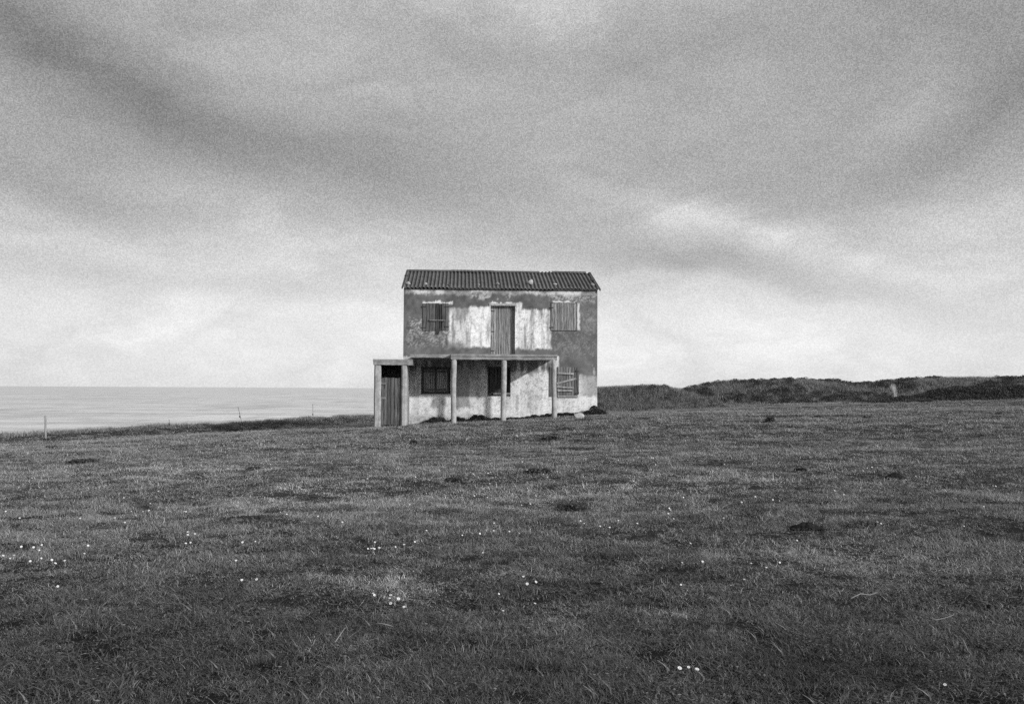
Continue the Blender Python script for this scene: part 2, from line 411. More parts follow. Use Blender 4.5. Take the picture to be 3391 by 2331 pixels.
# ------------------------------------------------------------------ the house
house = empty('abandoned_house', H0, YAW)
tag(house, 'derelict two storey house with stained plaster, boarded windows and a pillared porch', 'house')
def wall_holes(name, W, z0, z1, t, holes, mat, parent):
    xs = sorted({0.0, W, *[h[0] for h in holes], *[h[1] for h in holes]}); zs = sorted({z0, z1, *[h[2] for h in holes], *[h[3] for h in holes]})
    # subdivide for slight unevenness
    def sub(a):
        o = []
        for p, q in zip(a[:-1], a[1:]):
            k = max(1, int((q-p)/.032)); o += [p+(q-p)*i/k for i in range(k)]
        return o+[a[-1]]
    xs, zs = sub(xs), sub(zs)
    bm = bmesh.new(); nx, nz = len(xs), len(zs)
    def inh(a, b): return any(h[0] < a < h[1] and h[2] < b < h[3] for h in holes)
    solid = [[not inh((xs[i]+xs[i+1])/2, (zs[j]+zs[j+1])/2) for j in range(nz-1)] for i in range(nx-1)]
    Vf = {}; 
    def vert(i, j, k):
        key = (i, j, k)
        if key not in Vf: Vf[key] = bm.verts.new((xs[i], k*t, zs[j]))
        return Vf[key]
    for i in range(nx-1):
        for j in range(nz-1):
            if not solid[i][j]: continue
            bm.faces.new([vert(i, j, 0), vert(i+1, j, 0), vert(i+1, j+1, 0), vert(i, j+1, 0)])
            bm.faces.new([vert(i, j, 1), vert(i, j+1, 1), vert(i+1, j+1, 1), vert(i+1, j, 1)])
            for (di, dj, e) in ((-1, 0, ((i, j), (i, j+1))), (1, 0, ((i+1, j+1), (i+1, j))), (0, -1, ((i+1, j), (i, j))), (0, 1, ((i, j+1), (i+1, j+1)))):
                a, b = i+di, j+dj
                if not (0 <= a < nx-1 and 0 <= b < nz-1) or not solid[a][b]:
                    (p, q) = e; bm.faces.new([vert(*p, 0), vert(*q, 0), vert(*q, 1), vert(*p, 1)])
    bmesh.ops.recalc_face_normals(bm, faces=bm.faces)
    me = bpy.data.meshes.new(name); bm.to_mesh(me); bm.free()
    co = np.zeros(len(me.vertices)*3, np.float32); me.vertices.foreach_get('co', co); co = co.reshape(-1, 3).astype(float)
    pa, mo = wall_paint(co[:, 0], co[:, 2])
    for nm, d in (('paint', pa), ('mottle', mo)):
        q = me.attributes.new(nm, 'FLOAT', 'POINT'); q.data.foreach_set('value', np.clip(d, -1, 1).astype(np.float32))
    return link_mesh(name, me, mat, parent)
def hole(px0, px1, py0, py1):
    pm = (px0+px1)/2
    return (U(px0), U(px1), Z(py1, pm), Z(py0, pm))
h_ul = hole(1400, 1483, 1006, 1094); h_ur = hole(1826, 1907, 1006, 1094)
h_door = (U(1624), U(1705), Z(1186, 1665), Z(1013, 1665))
h_ll = hole(1395, 1492, 1215, 1305); h_lm = hole(1615, 1691, 1214, 1312); h_lr = hole(1826, 1912, 1217, 1313)
T = .28
wall_holes('front_wall', WALL_W, -.9, EAVE_Z, T, [h_ul, h_ur, h_door, h_ll, h_lm, h_lr], M_wall, house)
TANP = math.tan(R(18.1)); RIDGE_Z = EAVE_Z + TANP*DEPTH/2
def gable(name, x0, x1):
    V = []
    for x in (x0, x1): V += [(x, T+.002, -.9), (x, DEPTH-.002, -.9), (x, DEPTH-.002, EAVE_Z-.02), (x, DEPTH/2, RIDGE_Z-.04), (x, T+.002, EAVE_Z-.02+TANP*T)]
    m = MB(); m.add(V, [(0, 1, 2, 3, 4), (9, 8, 7, 6, 5)] + [(i, (i+1) % 5, 5+(i+1) % 5, 5+i) for i in range(5)])
    return m.build(name, M_gable, house)
gable('side_wall', 0, .25); gable('side_wall', WALL_W-.25, WALL_W)
m = MB(); m.box(0, WALL_W, DEPTH, DEPTH+.25, -.9, EAVE_Z-.03); m.build('back_wall', M_gable, house)
m = MB(); m.box(.25, WALL_W-.25, T+.002, DEPTH-.002, Z(1190)-.1, Z(1190)); m.build('floor', M_dark, house)
m = MB(); m.box(.25, WALL_W-.25, T+.002, DEPTH-.002, -.9, .2); m.build('floor', M_dark, house)
# roof: corrugated sheets, front and back slope, slightly irregular
WL = .1575
def corr(x0, x1, ya, yb, za, zb, lift=0, amp=.030, name_seed=0):
    n = int((x1-x0)/WL*10); V = []; F = []; rows = 5
    for r in range(rows+1):
        t = r/rows
        for i in range(n+1):
            x = x0+(x1-x0)*i/n; sh = math.floor((x+.3)/1.06)
            off = .010*math.sin(sh*2.3)+.006*math.sin(sh*5.1)
            y = ya+(yb-ya)*t - (0.025*math.sin(sh*1.7) if r == 0 else 0)
            z = za+(zb-za)*t + amp*math.cos(2*math.pi*x/WL) + lift + off + .012*math.sin(x*1.1+t)
            V.append((x, y, z))
    k = n+1
    for r in range(rows):
        for i in range(n): F.append((r*k+i, r*k+i+1, (r+1)*k+i+1, (r+1)*k+i))
    b = len(V); V2 = [(v[0], v[1], v[2]-.012) for v in V]; V += V2
    F2 = [tuple(b+q for q in f[::-1]) for f in F]
    E_ = []
    for i in range(n): E_.append((i+1, i, b+i, b+i+1)); E_.append((rows*k+i, rows*k+i+1, b+rows*k+i+1, b+rows*k+i))
    for r in range(rows): E_.append((r*k, (r+1)*k, b+(r+1)*k, b+r*k)); E_.append(((r+1)*k+n, r*k+n, b+r*k+n, b+(r+1)*k+n))
    return V, F+F2+E_
OVH = .09
ex0, ex1 = -.055, WALL_W+.07
ez = EAVE_Z - TANP*OVH + .042
rz = ez+TANP*(DEPTH/2+OVH)
m = MB()
V, F = corr(ex0, ex1, -OVH, DEPTH/2, ez, rz); m.add(V, F, True)
V, F = corr(ex0, ex1, DEPTH+.3, DEPTH/2+.01, ez+TANP*(OVH-.3)-.0, ez+TANP*(DEPTH/2+OVH)); m.add(V, F, True)
roof = m.build('roof', M_roof, house)
rz = ez+TANP*(DEPTH/2+OVH)
cap = MB()
segs = [(ex0-.0, 1.9), (1.86, 3.7), (3.66, U(1782, -DEPTH/2)), (U(1826, -DEPTH/2), ex1-.16)]
for i, (a, b) in enumerate(segs):
    dz_ = .038 + .012*math.sin(i*2.1)
    cap.add([(a, DEPTH/2-.17, rz+dz_-.06), (b, DEPTH/2-.17, rz+dz_-.065), (b, DEPTH/2, rz+dz_+.01), (a, DEPTH/2, rz+dz_+.015), (b, DEPTH/2+.17, rz+dz_-.06), (a, DEPTH/2+.17, rz+dz_-.06),
             (a, DEPTH/2-.17, rz+dz_-.085), (b, DEPTH/2-.17, rz+dz_-.09), (b, DEPTH/2+.17, rz+dz_-.085), (a, DEPTH/2+.17, rz+dz_-.085)],
            [(0, 1, 2, 3), (3, 2, 4, 5), (6, 7, 1, 0), (5, 4, 8, 9), (6, 0, 3, 5, 9), (1, 7, 8, 4, 2), (9, 8, 7, 6)])
cap.build('ridge_cap', M_roof, roof)
# verge strips at both gable edges and fascia under the eave
for x, w_ in ((ex0-.03, .05), (ex1-.0, .045)):
    m = MB(); L = DEPTH/2+OVH+.05
    m.add([(x+dx_, -OVH-.06 if k == 0 else DEPTH/2+.02, (ez-.03 if k == 0 else ez-.03+TANP*L)+h) for k in (0, 1) for dx_ in (0, w_) for h in (-.035, .045)],
          [(0, 1, 3, 2), (4, 6, 7, 5), (0, 4, 5, 1), (2, 3, 7, 6), (1, 5, 7, 3), (0, 2, 6, 4)])
    m.build('verge_board', M_roof, roof)
m = MB(); m.box(.02, WALL_W-.02, -.05, -.003, EAVE_Z-.045, EAVE_Z-.002); m.build('fascia', M_wood_d, roof)

def plank_panel(name, u0, u1, z0, z1, y0, th, mat, parent, n, missing=(), jit=.006, ragged=0):
    m = MB(); wd = (u1-u0)/n
    for i in range(n):
        if i in missing: continue
        c = u0+wd*(i+.5); a = z0+random.uniform(-ragged, ragged); b = z1+random.uniform(-ragged, ragged)
        m.rough_plank(c, a, c, b, y0+random.uniform(-.004, .004), y0+th, wd-.008, jit*.5)
    return m.build(name, mat, parent)
def hinge(parent, px0, px1, py, y):
    m = MB(); u0, u1 = U(px0), U(px1); z_ = Z(py, px0); m.box(u0, u1, y-.012, y, z_-.018, z_+.018); m.tube([(u0, y-.014, z_-.035), (u0, y-.014, z_+.035)], .012, 6)
    return m.build('hinge', M_iron, parent)
def frame(parent, h, y, w_=.05, d=.06, mat=None, name='window_frame'):
    m = MB(); u0, u1, z0, z1 = h
    m.box(u0+.002, u0+w_, y, y+d, z0+.002, z1-.002); m.box(u1-w_, u1-.002, y, y+d, z0+.002, z1-.002)
    m.box(u0+w_, u1-w_, y+.002, y+d-.002, z1-w_, z1-.002); m.box(u0+w_, u1-w_, y+.002, y+d-.002, z0+.002, z0+w_)
    return m.build(name, mat or M_wood, parent)
# upper left window: two shutter leaves nailed shut
wl = frame(house, h_ul, .03, .06); wl.name = 'window_frame'
z0, z1 = Z(1095, 1440), Z(1004.5, 1440)
s1 = plank_panel('shutter', U(1398), U(1443), z0, z1, -.03, .03, M_wood_m, house, 4, ragged=.01)
s2 = plank_panel('shutter', U(1462), U(1485), z0+.01, z1, -.032, .03, M_wood_m, house, 2, ragged=.01)
hinge(s1, 1397, 1411, 1016, -.032); hinge(s1, 1397, 1411, 1085, -.032); hinge(s2, 1473, 1486, 1016, -.034); hinge(s2, 1473, 1486, 1082, -.034)
m = MB(); m.rough_plank(U(1448.5), Z(1106, 1448), U(1448.5), Z(1005, 1448), -.065, -.036, .125, .004); m.rough_plank(U(1458), Z(1095, 1448), U(1458), Z(1006, 1448), -.05, -.03, .055, .004)
m.build('nailed_board', M_wood_d, house)
m = MB(); m.rough_plank(U(1421), Z(1061, 1448), U(1474), Z(1061, 1448), -.10, -.068, .05, .004); m.build('crossbar', M_wood, house)
# upper right window
frame(house, h_ur, .03, .06)
s3 = plank_panel('shutter', U(1824), U(1909), Z(1094, 1866), Z(1005, 1866), -.025, .03, M_wood_l, house, 8)
m = MB(); b_ = MB()
for (a, b, c_, d_) in ((1822.5, 1824.3, 1003, 1096), (1909, 1910.8, 1003, 1096), (1824.3, 1909, 1003, 1004.8), (1824.3, 1909, 1094.6, 1096.4)):
    m.box(U(a), U(b), -.012, -.002, Z(d_, 1866), Z(c_, 1866))
m.build('shutter_rim', M_wood_d, s3)
hinge(s3, 1822, 1832, 1019, -.03); hinge(s3, 1822, 1832, 1084, -.03)
# upper door, recessed
REC = .17
door = plank_panel('door', U(1624.5), U(1704.5), Z(1178, 1665), Z(1014, 1665), REC, .04, M_wood_l, house, 9)
for py in (1029, 1097, 1161): hinge(door, 1623.5, 1637, py, REC-.002)
m = MB(); m.box(U(1618), U(1709), -.022, -.003, Z(1012.5, 1665), Z(1005.5, 1665)); m.build('door_lintel', M_post, house, bevel=.004)
# lower left window: pair of recessed shutters
fr = frame(house, h_ll, .09, .10, .07, M_wood_d)
uu0, uu1, zz0, zz1 = h_ll; um = (uu0+uu1)/2
for a, b in ((uu0+.1, um-.03), (um+.03, uu1-.1)):
    s_ = plank_panel('shutter', a, b, zz0+.1, zz1-.1, .13, .03, M_wood_l, house, 5)
    for zb_ in (zz0+.14, zz1-.22):
        q = MB(); q.box(a, b, .112, .128, zb_, zb_+.08); q.build('batten', M_wood_m, s_)
m = MB(); m.box(um-.028, um+.028, .10, .15, zz0+.1, zz1-.1); m.build('centre_stile', M_wood_d, fr)
m = MB(); m.rough_plank(U(1395), Z(1218.5, 1440), U(1492), Z(1218, 1440), -.02, .05, .05); m.build('window_lintel', M_wood_d, house)
# lower middle window: dark opening with frame and loose planks
frame(house, h_lm, .06, .07, .06, M_wood_d)
plank_panel('shutter', h_lm[0]+.08, h_lm[1]-.08, h_lm[2]+.16, h_lm[3]-.07, .15, .03, M_wood_d, house, 5)
m = MB(); m.rough_plank(U(1633), Z(1303.5, 1660), U(1691), Z(1303.5, 1660), .0, .03, .09); m.rough_plank(U(1616), Z(1309, 1660), U(1632), Z(1300, 1660), .02, .05, .06)
m.build('loose_plank', M_wood, house)
m = MB(); m.tube([(U(1690), -.03, Z(1228, 1690)), (U(1704), -.05, Z(1228.5, 1690))], .018, 6); m.build('shutter_hook', M_iron, house)
# lower right window: broken plank shutter
frame(house, h_lr, .05, .06, .06, M_wood_d)
plank_panel('shutter_leaf', U(1819), U(1834), Z(1313, 1825), Z(1215, 1825), -.035, .03, M_wood_m, house, 1)
bs = plank_panel('broken_shutter', U(1845), U(1902), Z(1311, 1870), Z(1217, 1870), -.02, .022, M_wood, house, 6, ragged=.03)
m = MB()
for (xa, ya, xb, yb, w_) in ((1845, 1235, 1900, 1238, .10), (1844, 1270, 1908, 1253, .09), (1845, 1281, 1900, 1284, .075), (1846, 1293, 1896, 1293.5, .085), (1846, 1312, 1914, 1312, .07)):
    bt = MB(); bt.rough_plank(U(xa), Z(ya, 1870), U(xb), Z(yb, 1870), -.075, -.026, w_*.8); bt.build('batten', M_batten, bs)
m = MB(); m.rough_plank(U(1906), Z(1310, 1870), U(1905), Z(1214, 1870), -.035, -.004, .07); m.rough_plank(U(1913), Z(1306, 1870), U(1913), Z(1217, 1870), -.03, -.002, .09)
st = m.build('shutter_stile', M_wood_m, house); hinge(st, 1906, 1917, 1229, -.036)
m = MB(); m.rough_plank(U(1906), Z(1303, 1912), U(1917), Z(1300, 1912), -.06, -.037, .06); m.build('hook', M_iron, st)

# porch ------------------------------------------------------------
zt = fac(1600, 1173.5, P_OFF)[1]; zb = fac(1600, 1190.5, P_OFF)[1]
uL = U(1359, 2.2); uM = U(1493, P_OFF); uR = U(1845, P_OFF)
def rough_slab(name, u0, u1, y0, y1, z0, z1, mat, parent, amp=.008):
    bm = bmesh.new(); n = max(2, int((u1-u0)/.12)); V = []
    F = []
    for i in range(n+1):
        x = u0+(u1-u0)*i/n
        a, b, c_ = [random.uniform(-amp, amp) for _ in range(3)]
        V += [(x, y0+a, z0+b), (x, y1, z0+b*.3), (x, y1, z1+c_*.3), (x, y0+a, z1+c_)]
    for i in range(n):
        k = 4*i
        for j in range(4): F.append((k+j, k+(j+1) % 4, k+4+(j+1) % 4, k+4+j))
    F.append((0, 3, 2, 1)); k = 4*n; F.append((k, k+1, k+2, k+3))
    m = MB(); m.add(V, F); return m.build(name, mat, parent)
slab = rough_slab('porch_slab', uL, uR-.01, -2.2, -.003, zt-.13, zt-.004, M_conc, house)
rough_slab('porch_beam', uM, uR, -P_OFF, -2.203, zb, zt, M_conc, house)
rough_slab('slab_lip', uM+.0, uR+.015, -P_OFF-.03, -P_OFF-.012, zt-.075, zt+.012, M_conc, slab, amp=.005)
def post(parent, pxc, w_px, off, py_top, py_base, mat=M_post, lean=0):
    u, zt_ = fac(pxc, py_top, off); _, zb_ = fac(pxc, py_base, off); r = w_px/2/82.0*1.0*(DW-off)/DW
    m = MB(); n = 14; pts = []; rs = []
    for i in range(n+1):
        t = i/n; z_ = zb_-.35 + (zt_-.004-(zb_-.35))*t
        pts.append((u+lean*(1-t)+.012*math.sin(t*5+pxc), -off+.01*math.sin(t*4+pxc), z_))
        rs.append(r*(1.04-.05*t+.02*math.sin(t*7+pxc)) if i < n else r*.97)
    m.tube(pts, rs, 12, jit=.02)
    return m.build('porch_post', mat, parent)
post(house, 1503.5, 17.5, 2.30, 1190.5, 1404)
post(house, 1668.5, 18, 2.30, 1190.5, 1390)
post(house, 1835.5, 17, 2.30, 1190.5, 1380)

# lean-to shed -------------------------------------------------------
SO = 2.35
shed_u0 = U(1238, SO); shed_u1 = U(1347, SO)
shed = empty('lean_to_shed', H0 + HX*shed_u0 - HY*SO, YAW)
tag(shed, 'narrow concrete lean-to with plank door at the left end of the house', 'shed')
def local(o, du): # move mesh of part into the shed's own frame
    o.data.transform(Matrix.Translation((-shed_u0, SO, 0))); return o
zst, zsb = fac(1300, 1190, SO)[1], fac(1300, 1208.5, SO)[1]
zfl = -.6
local(rough_slab('roof_slab', U(1237, SO)-.01, U(1366, SO), -SO-.03, -.003, zsb, zst, M_conc, shed, amp=.007), 0)
m = MB(); m.box(U(1237, SO)-.02, U(1357, SO), -SO-.045, -SO-.032, zst-.075, zst+.004); local(m.build('slab_lip', M_conc, shed), 0)
m = MB(); m.box(shed_u0+.05, shed_u0+.2, -SO+.26, -.003, zfl, zsb-.002)
m.box(shed_u0+.202, shed_u1-.142, -.22, -.005, zfl, zsb-.002); local(m.build('shed_wall', M_gable, shed), 0)
m = MB(); m.box(shed_u1-.14, shed_u1-.01, -SO+.22, -.003, zfl, zsb-.002); o = m.build('shed_wall', M_post, shed); local(o, 0)
m = MB(); m.box(shed_u0+.2, shed_u1-.14, -SO+.3, -.004, zfl, .12); local(m.build('shed_floor', M_dark, shed), 0)
m = MB()
def sq_post(pxa, pxb, py0, py1, d=.24, cham=.03):
    a, z1_ = fac(pxa, py0, SO); b, z0_ = fac(pxb, py1, SO)
    m = MB(); n = 9; V = []; F = []
    for i in range(n+1):
        t = i/n; z_ = z0_-.3+(z1_-.003-z0_+.3)*t; j = lambda: random.uniform(-.006, .006)
        x0, x1, y0, y1, c_ = a+j(), b+j(), -SO+j(), -SO+d, cham
        V += [(x0+c_, y0, z_), (x1-c_, y0, z_), (x1, y0+c_, z_), (x1, y1, z_), (x0, y1, z_), (x0, y0+c_, z_)]
    for i in range(n):
        for k in range(6): F.append((i*6+k, i*6+(k+1) % 6, i*6+6+(k+1) % 6, i*6+6+k))
    F.append(tuple(range(6))[::-1]); F.append(tuple(n*6+k for k in range(6)))
    m.add(V, F); return local(m.build('post', M_post, shed), 0)
sq_post(1239, 1260, 1208.5, 1412, .2, .05); sq_post(1329, 1346, 1208.5, 1402, .2, .05)
du0, du1 = U(1260, SO-.12), U(1330, SO-.12)
dz1 = fac(1295, 1251, SO-.12)[1]; dz0 = fac(1295, 1407, SO-.12)[1]
door2 = plank_panel('door', du0, du1, dz0, dz1, -SO+.12, .035, M_wood_m, shed, 6, ragged=.012)
local(door2, 0)
for py in (1270, 1318):
    q = MB(); z_ = fac(1275, py, SO)[1]; q.box(du0+.02, du0+.22, -SO+.095, -SO+.117, z_-.04, z_+.04)
    local(q.build('door_patch', M_wood, door2), 0)

# stones weighting the roof ------------------------------------------
def rock_mesh(name, sx, sy, sz, seed):
    bm = bmesh.new(); bmesh.ops.create_icosphere(bm, subdivisions=2, radius=1); r_ = random.Random(seed)
    off = Vector((r_.uniform(0, 50), r_.uniform(0, 50), r_.uniform(0, 50)))
    from mathutils import noise as mn
    for v in bm.verts:
        k = 1+.38*mn.noise(v.co*1.1+off)+.14*mn.noise(v.co*3+off); v.co = Vector((v.co.x*sx*k, v.co.y*sy*k, v.co.z*sz*k))
        if v.co.z < -.45*sz: v.co.z = -.45*sz
    me = bpy.data.meshes.new(name); bm.to_mesh(me); bm.free(); me.polygons.foreach_set('use_smooth', [False]*len(me.polygons)); return me
def roof_pt(px, py):
    o = Vector((0, 0, CAMZ)); d = ray(px, py); # intersect with front roof plane in house frame
    best = None
    for k in range(1, 400):
        t = 39+k*.01
        p = o + d*(t/d.y); q = p-H0; u = q.dot(HX); y = q.dot(HY)
        if p.z <= ez+.022+TANP*(y+OVH): return p, u, y
    return p, u, y
stones = [(1352, 942, .15, .10, 'l', 'pale rounded stone on the roof edge above the upper left corner'),
 (1346, 916, .13, .09, 'd', 'blackened slab of stone high on the left verge of the roof'),
 (1410, 943, .11, .08, 'l', 'pale blocky stone on the eave, second from the left corner'),
 (1486, 946, .10, .06, 'd', 'dark flat stone on the eave above the left upper shutters'),
 (1585, 945, .09, .07, 'm', 'small grey stone on the eave left of the balcony door'),
 (1648, 943, .12, .09, 'm', 'grey stone on the eave straight above the balcony door'),
 (1715, 945, .12, .07, 'd', 'dark stone on the eave just right of the balcony door'),
 (1757, 940, .19, .15, 'l', 'largest pale boulder sitting on the corrugated roof eave'),
 (1838, 943, .14, .05, 'l', 'thin pale slate on the eave above the upper right shutter'),
 (1889, 946, .16, .05, 'd', 'dark tilted slate on the eave between pale slate and right corner'),
 (1963, 929, .16, .09, 'd', 'dark broken stone on the right verge of the roof'),
 (1962, 946, .13, .09, 'm', 'mottled grey stone on the lower right corner of the roof')]
for i, (px, py, w_, h_, k, lab) in enumerate(stones):
    p, u, y = roof_pt(px, py)
    o = link_mesh('roof_stone', rock_mesh('roof_stone', w_/1.6, w_/2, h_/1.25, i+3), {'l': M_stone_l, 'm': M_stone_m, 'd': M_stone_d}[k])
    o.location = p + Vector((0, 0, h_*.35)); o.rotation_euler = (R(18), 0, YAW+random.uniform(-.4, .4))
    tag(o, lab, 'stone', 'stones weighing down the corrugated roof')

# ------------------------------------------------------------------ ground sheet
Yl = [-120, -60, -30, -15, -6, 0]
y_ = 2.0
while y_ < 28: Yl.append(y_); y_ += max(.07, y_*.0085)
while y_ < 100: Yl.append(y_); y_ += .26
while y_ < 1500: Yl.append(y_); y_ *= 1.06
Yl = np.array(Yl)
t_ = np.linspace(-1, 1, 361); t_ = np.sign(t_)*(np.abs(t_)**1.15)
XX = t_[None, :]*(np.abs(Yl)[:, None]*.95+6); YY = np.repeat(Yl[:, None], len(t_), 1)
ZZ = g(XX, YY)
V = np.stack([XX.ravel(), YY.ravel(), ZZ.ravel()], 1)
nr, nc = XX.shape; idx = np.arange(nr*nc).reshape(nr, nc)
Q = np.stack([idx[:-1, :-1].ravel(), idx[:-1, 1:].ravel(), idx[1:, 1:].ravel(), idx[1:, :-1].ravel()], 1)
# pale dry patches and dark turf patches, the latter also painting in foreground shade (photo position, half sizes in m, strength)
patches = []
for (px, py, w_, h_, s_) in ((1340, 1930, 260, 60, .9), (2170, 2035, 130, 26, 1.0), (1110, 2170, 110, 60, .8), (2270, 2290, 130, 60, .9), (1820, 2060, 170, 90, .45),
      (2780, 1860, 260, 50, .45), (760, 2270, 260, 50, .4), (1250, 2290, 200, 60, .35), (2350, 1995, 200, 60, .35), (1010, 1650, 220, 60, .45),
      (620, 1560, 300, 30, .25), (2200, 1600, 500, 40, .35), (1800, 1640, 400, 50, .3), (1300, 2190, 160, 50, .4)):
    a = ground_hit(px, py); b = ground_hit(px, min(py+h_, 2500)); patches.append((a.x, a.y, w_/FPX*a.y, max(.12, a.y-b.y), s_))
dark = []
dark.append((.8, 2.4, 14.0, 7.2, .92))  # wide falloff around the camera, foreground darkening painted into the turf colour
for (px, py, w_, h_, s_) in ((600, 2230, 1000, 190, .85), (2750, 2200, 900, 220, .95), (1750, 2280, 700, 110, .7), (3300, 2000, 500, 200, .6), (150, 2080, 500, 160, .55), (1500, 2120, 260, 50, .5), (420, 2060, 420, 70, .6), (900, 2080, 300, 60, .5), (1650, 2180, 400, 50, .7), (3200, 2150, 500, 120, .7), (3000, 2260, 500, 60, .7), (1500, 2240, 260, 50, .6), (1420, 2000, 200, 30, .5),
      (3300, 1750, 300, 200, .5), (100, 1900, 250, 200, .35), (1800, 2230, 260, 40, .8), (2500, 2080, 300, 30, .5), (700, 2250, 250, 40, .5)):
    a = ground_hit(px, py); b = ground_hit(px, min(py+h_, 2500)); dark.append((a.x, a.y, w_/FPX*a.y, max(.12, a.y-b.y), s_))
def patch_mask(nt, x, y, lst):
    acc = None
    for (cx, cy, rx, ry, s_) in lst:
        p = (x-cx)/rx; q = (y-cy)/ry; e = ((p*p+q*q)*-1.0).exp()*s_
        acc = e if acc is None else acc.max(e)
    return acc
def field_tone(nt, v, x, y):
    n = noise(nt, v, .35, 3, .6); m_ = noise(nt, v, 1.9, 5, .65)
    wob = noise(nt, v, 3.2, 4, .65)
    xx = x+(wob-.5)*.9; yy = y+(m_-.5)*.9
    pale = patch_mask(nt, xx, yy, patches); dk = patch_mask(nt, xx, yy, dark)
    n3 = noise(nt, comb(nt, x*1.0, y*1.3, 4.0), 2.6, 5, .75); dkm = n3.ss(.56, .68)
    f = (1.0 + (n-.5)*.35 + (m_-.5)*.9)*(1.0-dkm*.34)
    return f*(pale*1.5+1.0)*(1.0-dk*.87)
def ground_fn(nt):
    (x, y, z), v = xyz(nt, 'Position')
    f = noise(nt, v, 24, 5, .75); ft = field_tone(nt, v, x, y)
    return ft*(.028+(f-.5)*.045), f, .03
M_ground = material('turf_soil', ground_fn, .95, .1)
gme = fast_mesh('ground', V, Q, True)
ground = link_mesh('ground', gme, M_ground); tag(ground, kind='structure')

# ------------------------------------------------------------------ track behind the house
def strip(name, pts, mat, w_fn, lift):
    V = []; F = []
    for i, (x, y) in enumerate(pts):
        hw = w_fn(i/len(pts))
        for s_ in (-1, -.5, 0, .5, 1):
            yy = y+s_*hw; V.append((x, yy, float(g(x, yy))+lift-.02*abs(s_)**4*1.5))
    for i in range(len(pts)-1):
        for k in range(4): a = i*5+k; F.append((a, a+5, a+6, a+1))
    me = np_mesh(name, V, F, True); o = link_mesh(name, me, mat); return o
def path_fn(nt):
    (x, y, z), v = xyz(nt, 'Position'); n = noise(nt, v, 1.5, 5, .6); f = noise(nt, v, 20, 4, .7)
    return .15 + (n-.5)*.16+(f-.5)*.10, f, .01
M_path = material('sandy_track', path_fn, .95, .1)
tp = [(x, 55.0+.6*math.sin(x*.12)+ .02*x) for x in np.arange(-8.4, 21, .4)]
tag(strip('track', tp, M_path, lambda t: (.5+1.6*float(sstep(.25, .45, t)))*(1-.8*float(sstep(.8, 1, t)))+.15*math.sin(t*40), .07), kind='structure')

# ------------------------------------------------------------------ sea
bm = bmesh.new()
ys = [-200, 20, 60, 100, 150, 220, 320, 450, 650, 1000, 1600, 3000, 6000, 12000, 40000]
rows = []
for y in ys:
    wd = 60000 if y > 10000 else max(800, y*6)
    rows.append([bm.verts.new((-wd+2*wd*i/8, y, -11.5)) for i in range(9)])
for a, b in zip(rows[:-1], rows[1:]):
    for i in range(8): bm.faces.new([a[i], a[i+1], b[i+1], b[i]])
sme = bpy.data.meshes.new('sea'); bm.to_mesh(sme); bm.free()
def sea_fn(nt):
    (x, y, z), v = xyz(nt, 'Position')
    w1 = noise(nt, comb(nt, x*.012, y*.03, 0.0), 1.0, 6, .62)
    w2 = noise(nt, comb(nt, x*.10, y*.22, 3.0), 1.0, 5, .7)
    sw = noise(nt, comb(nt, x*.006, y*.016, 9.0), 1.0, 4, .6)
    w3 = noise(nt, comb(nt, x*.035, y*.16, 13.0), 1.0, 6, .75)
    w4 = noise(nt, comb(nt, x*.06, y*.014, 23.0), 1.0, 3, .7); w5 = noise(nt, comb(nt, x*.016, y*.0035, 33.0), 1.0, 3, .7)
    h = w1*3.0 + w2*.9 + w3*1.2
    return (.43 + w1.ss(.40, .62)*.22 + sw.ss(.4, .6)*.10)*(1.0 - w3.ss(.54, .66)*.7 - w2.ss(.5, .7)*.15 - w4.ss(.52, .66)*.35 - w5.ss(.5, .64)*.25), h + w4*1.5, .6  # ripple shading painted into the water colour as streaks
M_sea = material('sea_water', sea_fn, .22, .6)
tag(link_mesh('sea', sme, M_sea), kind='structure')

# ------------------------------------------------------------------ dunes on the right
def prof(pts, Y):
    P = [at(px, py, Y) for px, py in pts]; return np.array([p.x for p in P]), np.array([p.z for p in P])
DA = ([(1700, 1330), (1850, 1300), (1978, 1293), (2060, 1289), (2150, 1286), (2200, 1288), (2240, 1297), (2290, 1315), (2330, 1335), (2370, 1352)], 63.0, 3.2, 5)
DB = ([(1900, 1330), (2100, 1315), (2200, 1303), (2255, 1297), (2300, 1286), (2330, 1278), (2380, 1270), (2420, 1267), (2600, 1263), (2660, 1262), (2700, 1267), (2760, 1267), (2800, 1275), (2850, 1278), (2900, 1274), (2950, 1268), (3000, 1263), (3100, 1258), (3200, 1255), (3250, 1255), (3300, 1258), (3391, 1258), (3600, 1255), (3900, 1270)], 76.0, 8.0, 12)
DC = ([(2850, 1345), (2930, 1339), (2990, 1328), (3050, 1322), (3100, 1308), (3150, 1297), (3200, 1296), (3300, 1291), (3391, 1289), (3600, 1284), (3900, 1300)], 61.5, 2.6, 3)
dunes = []
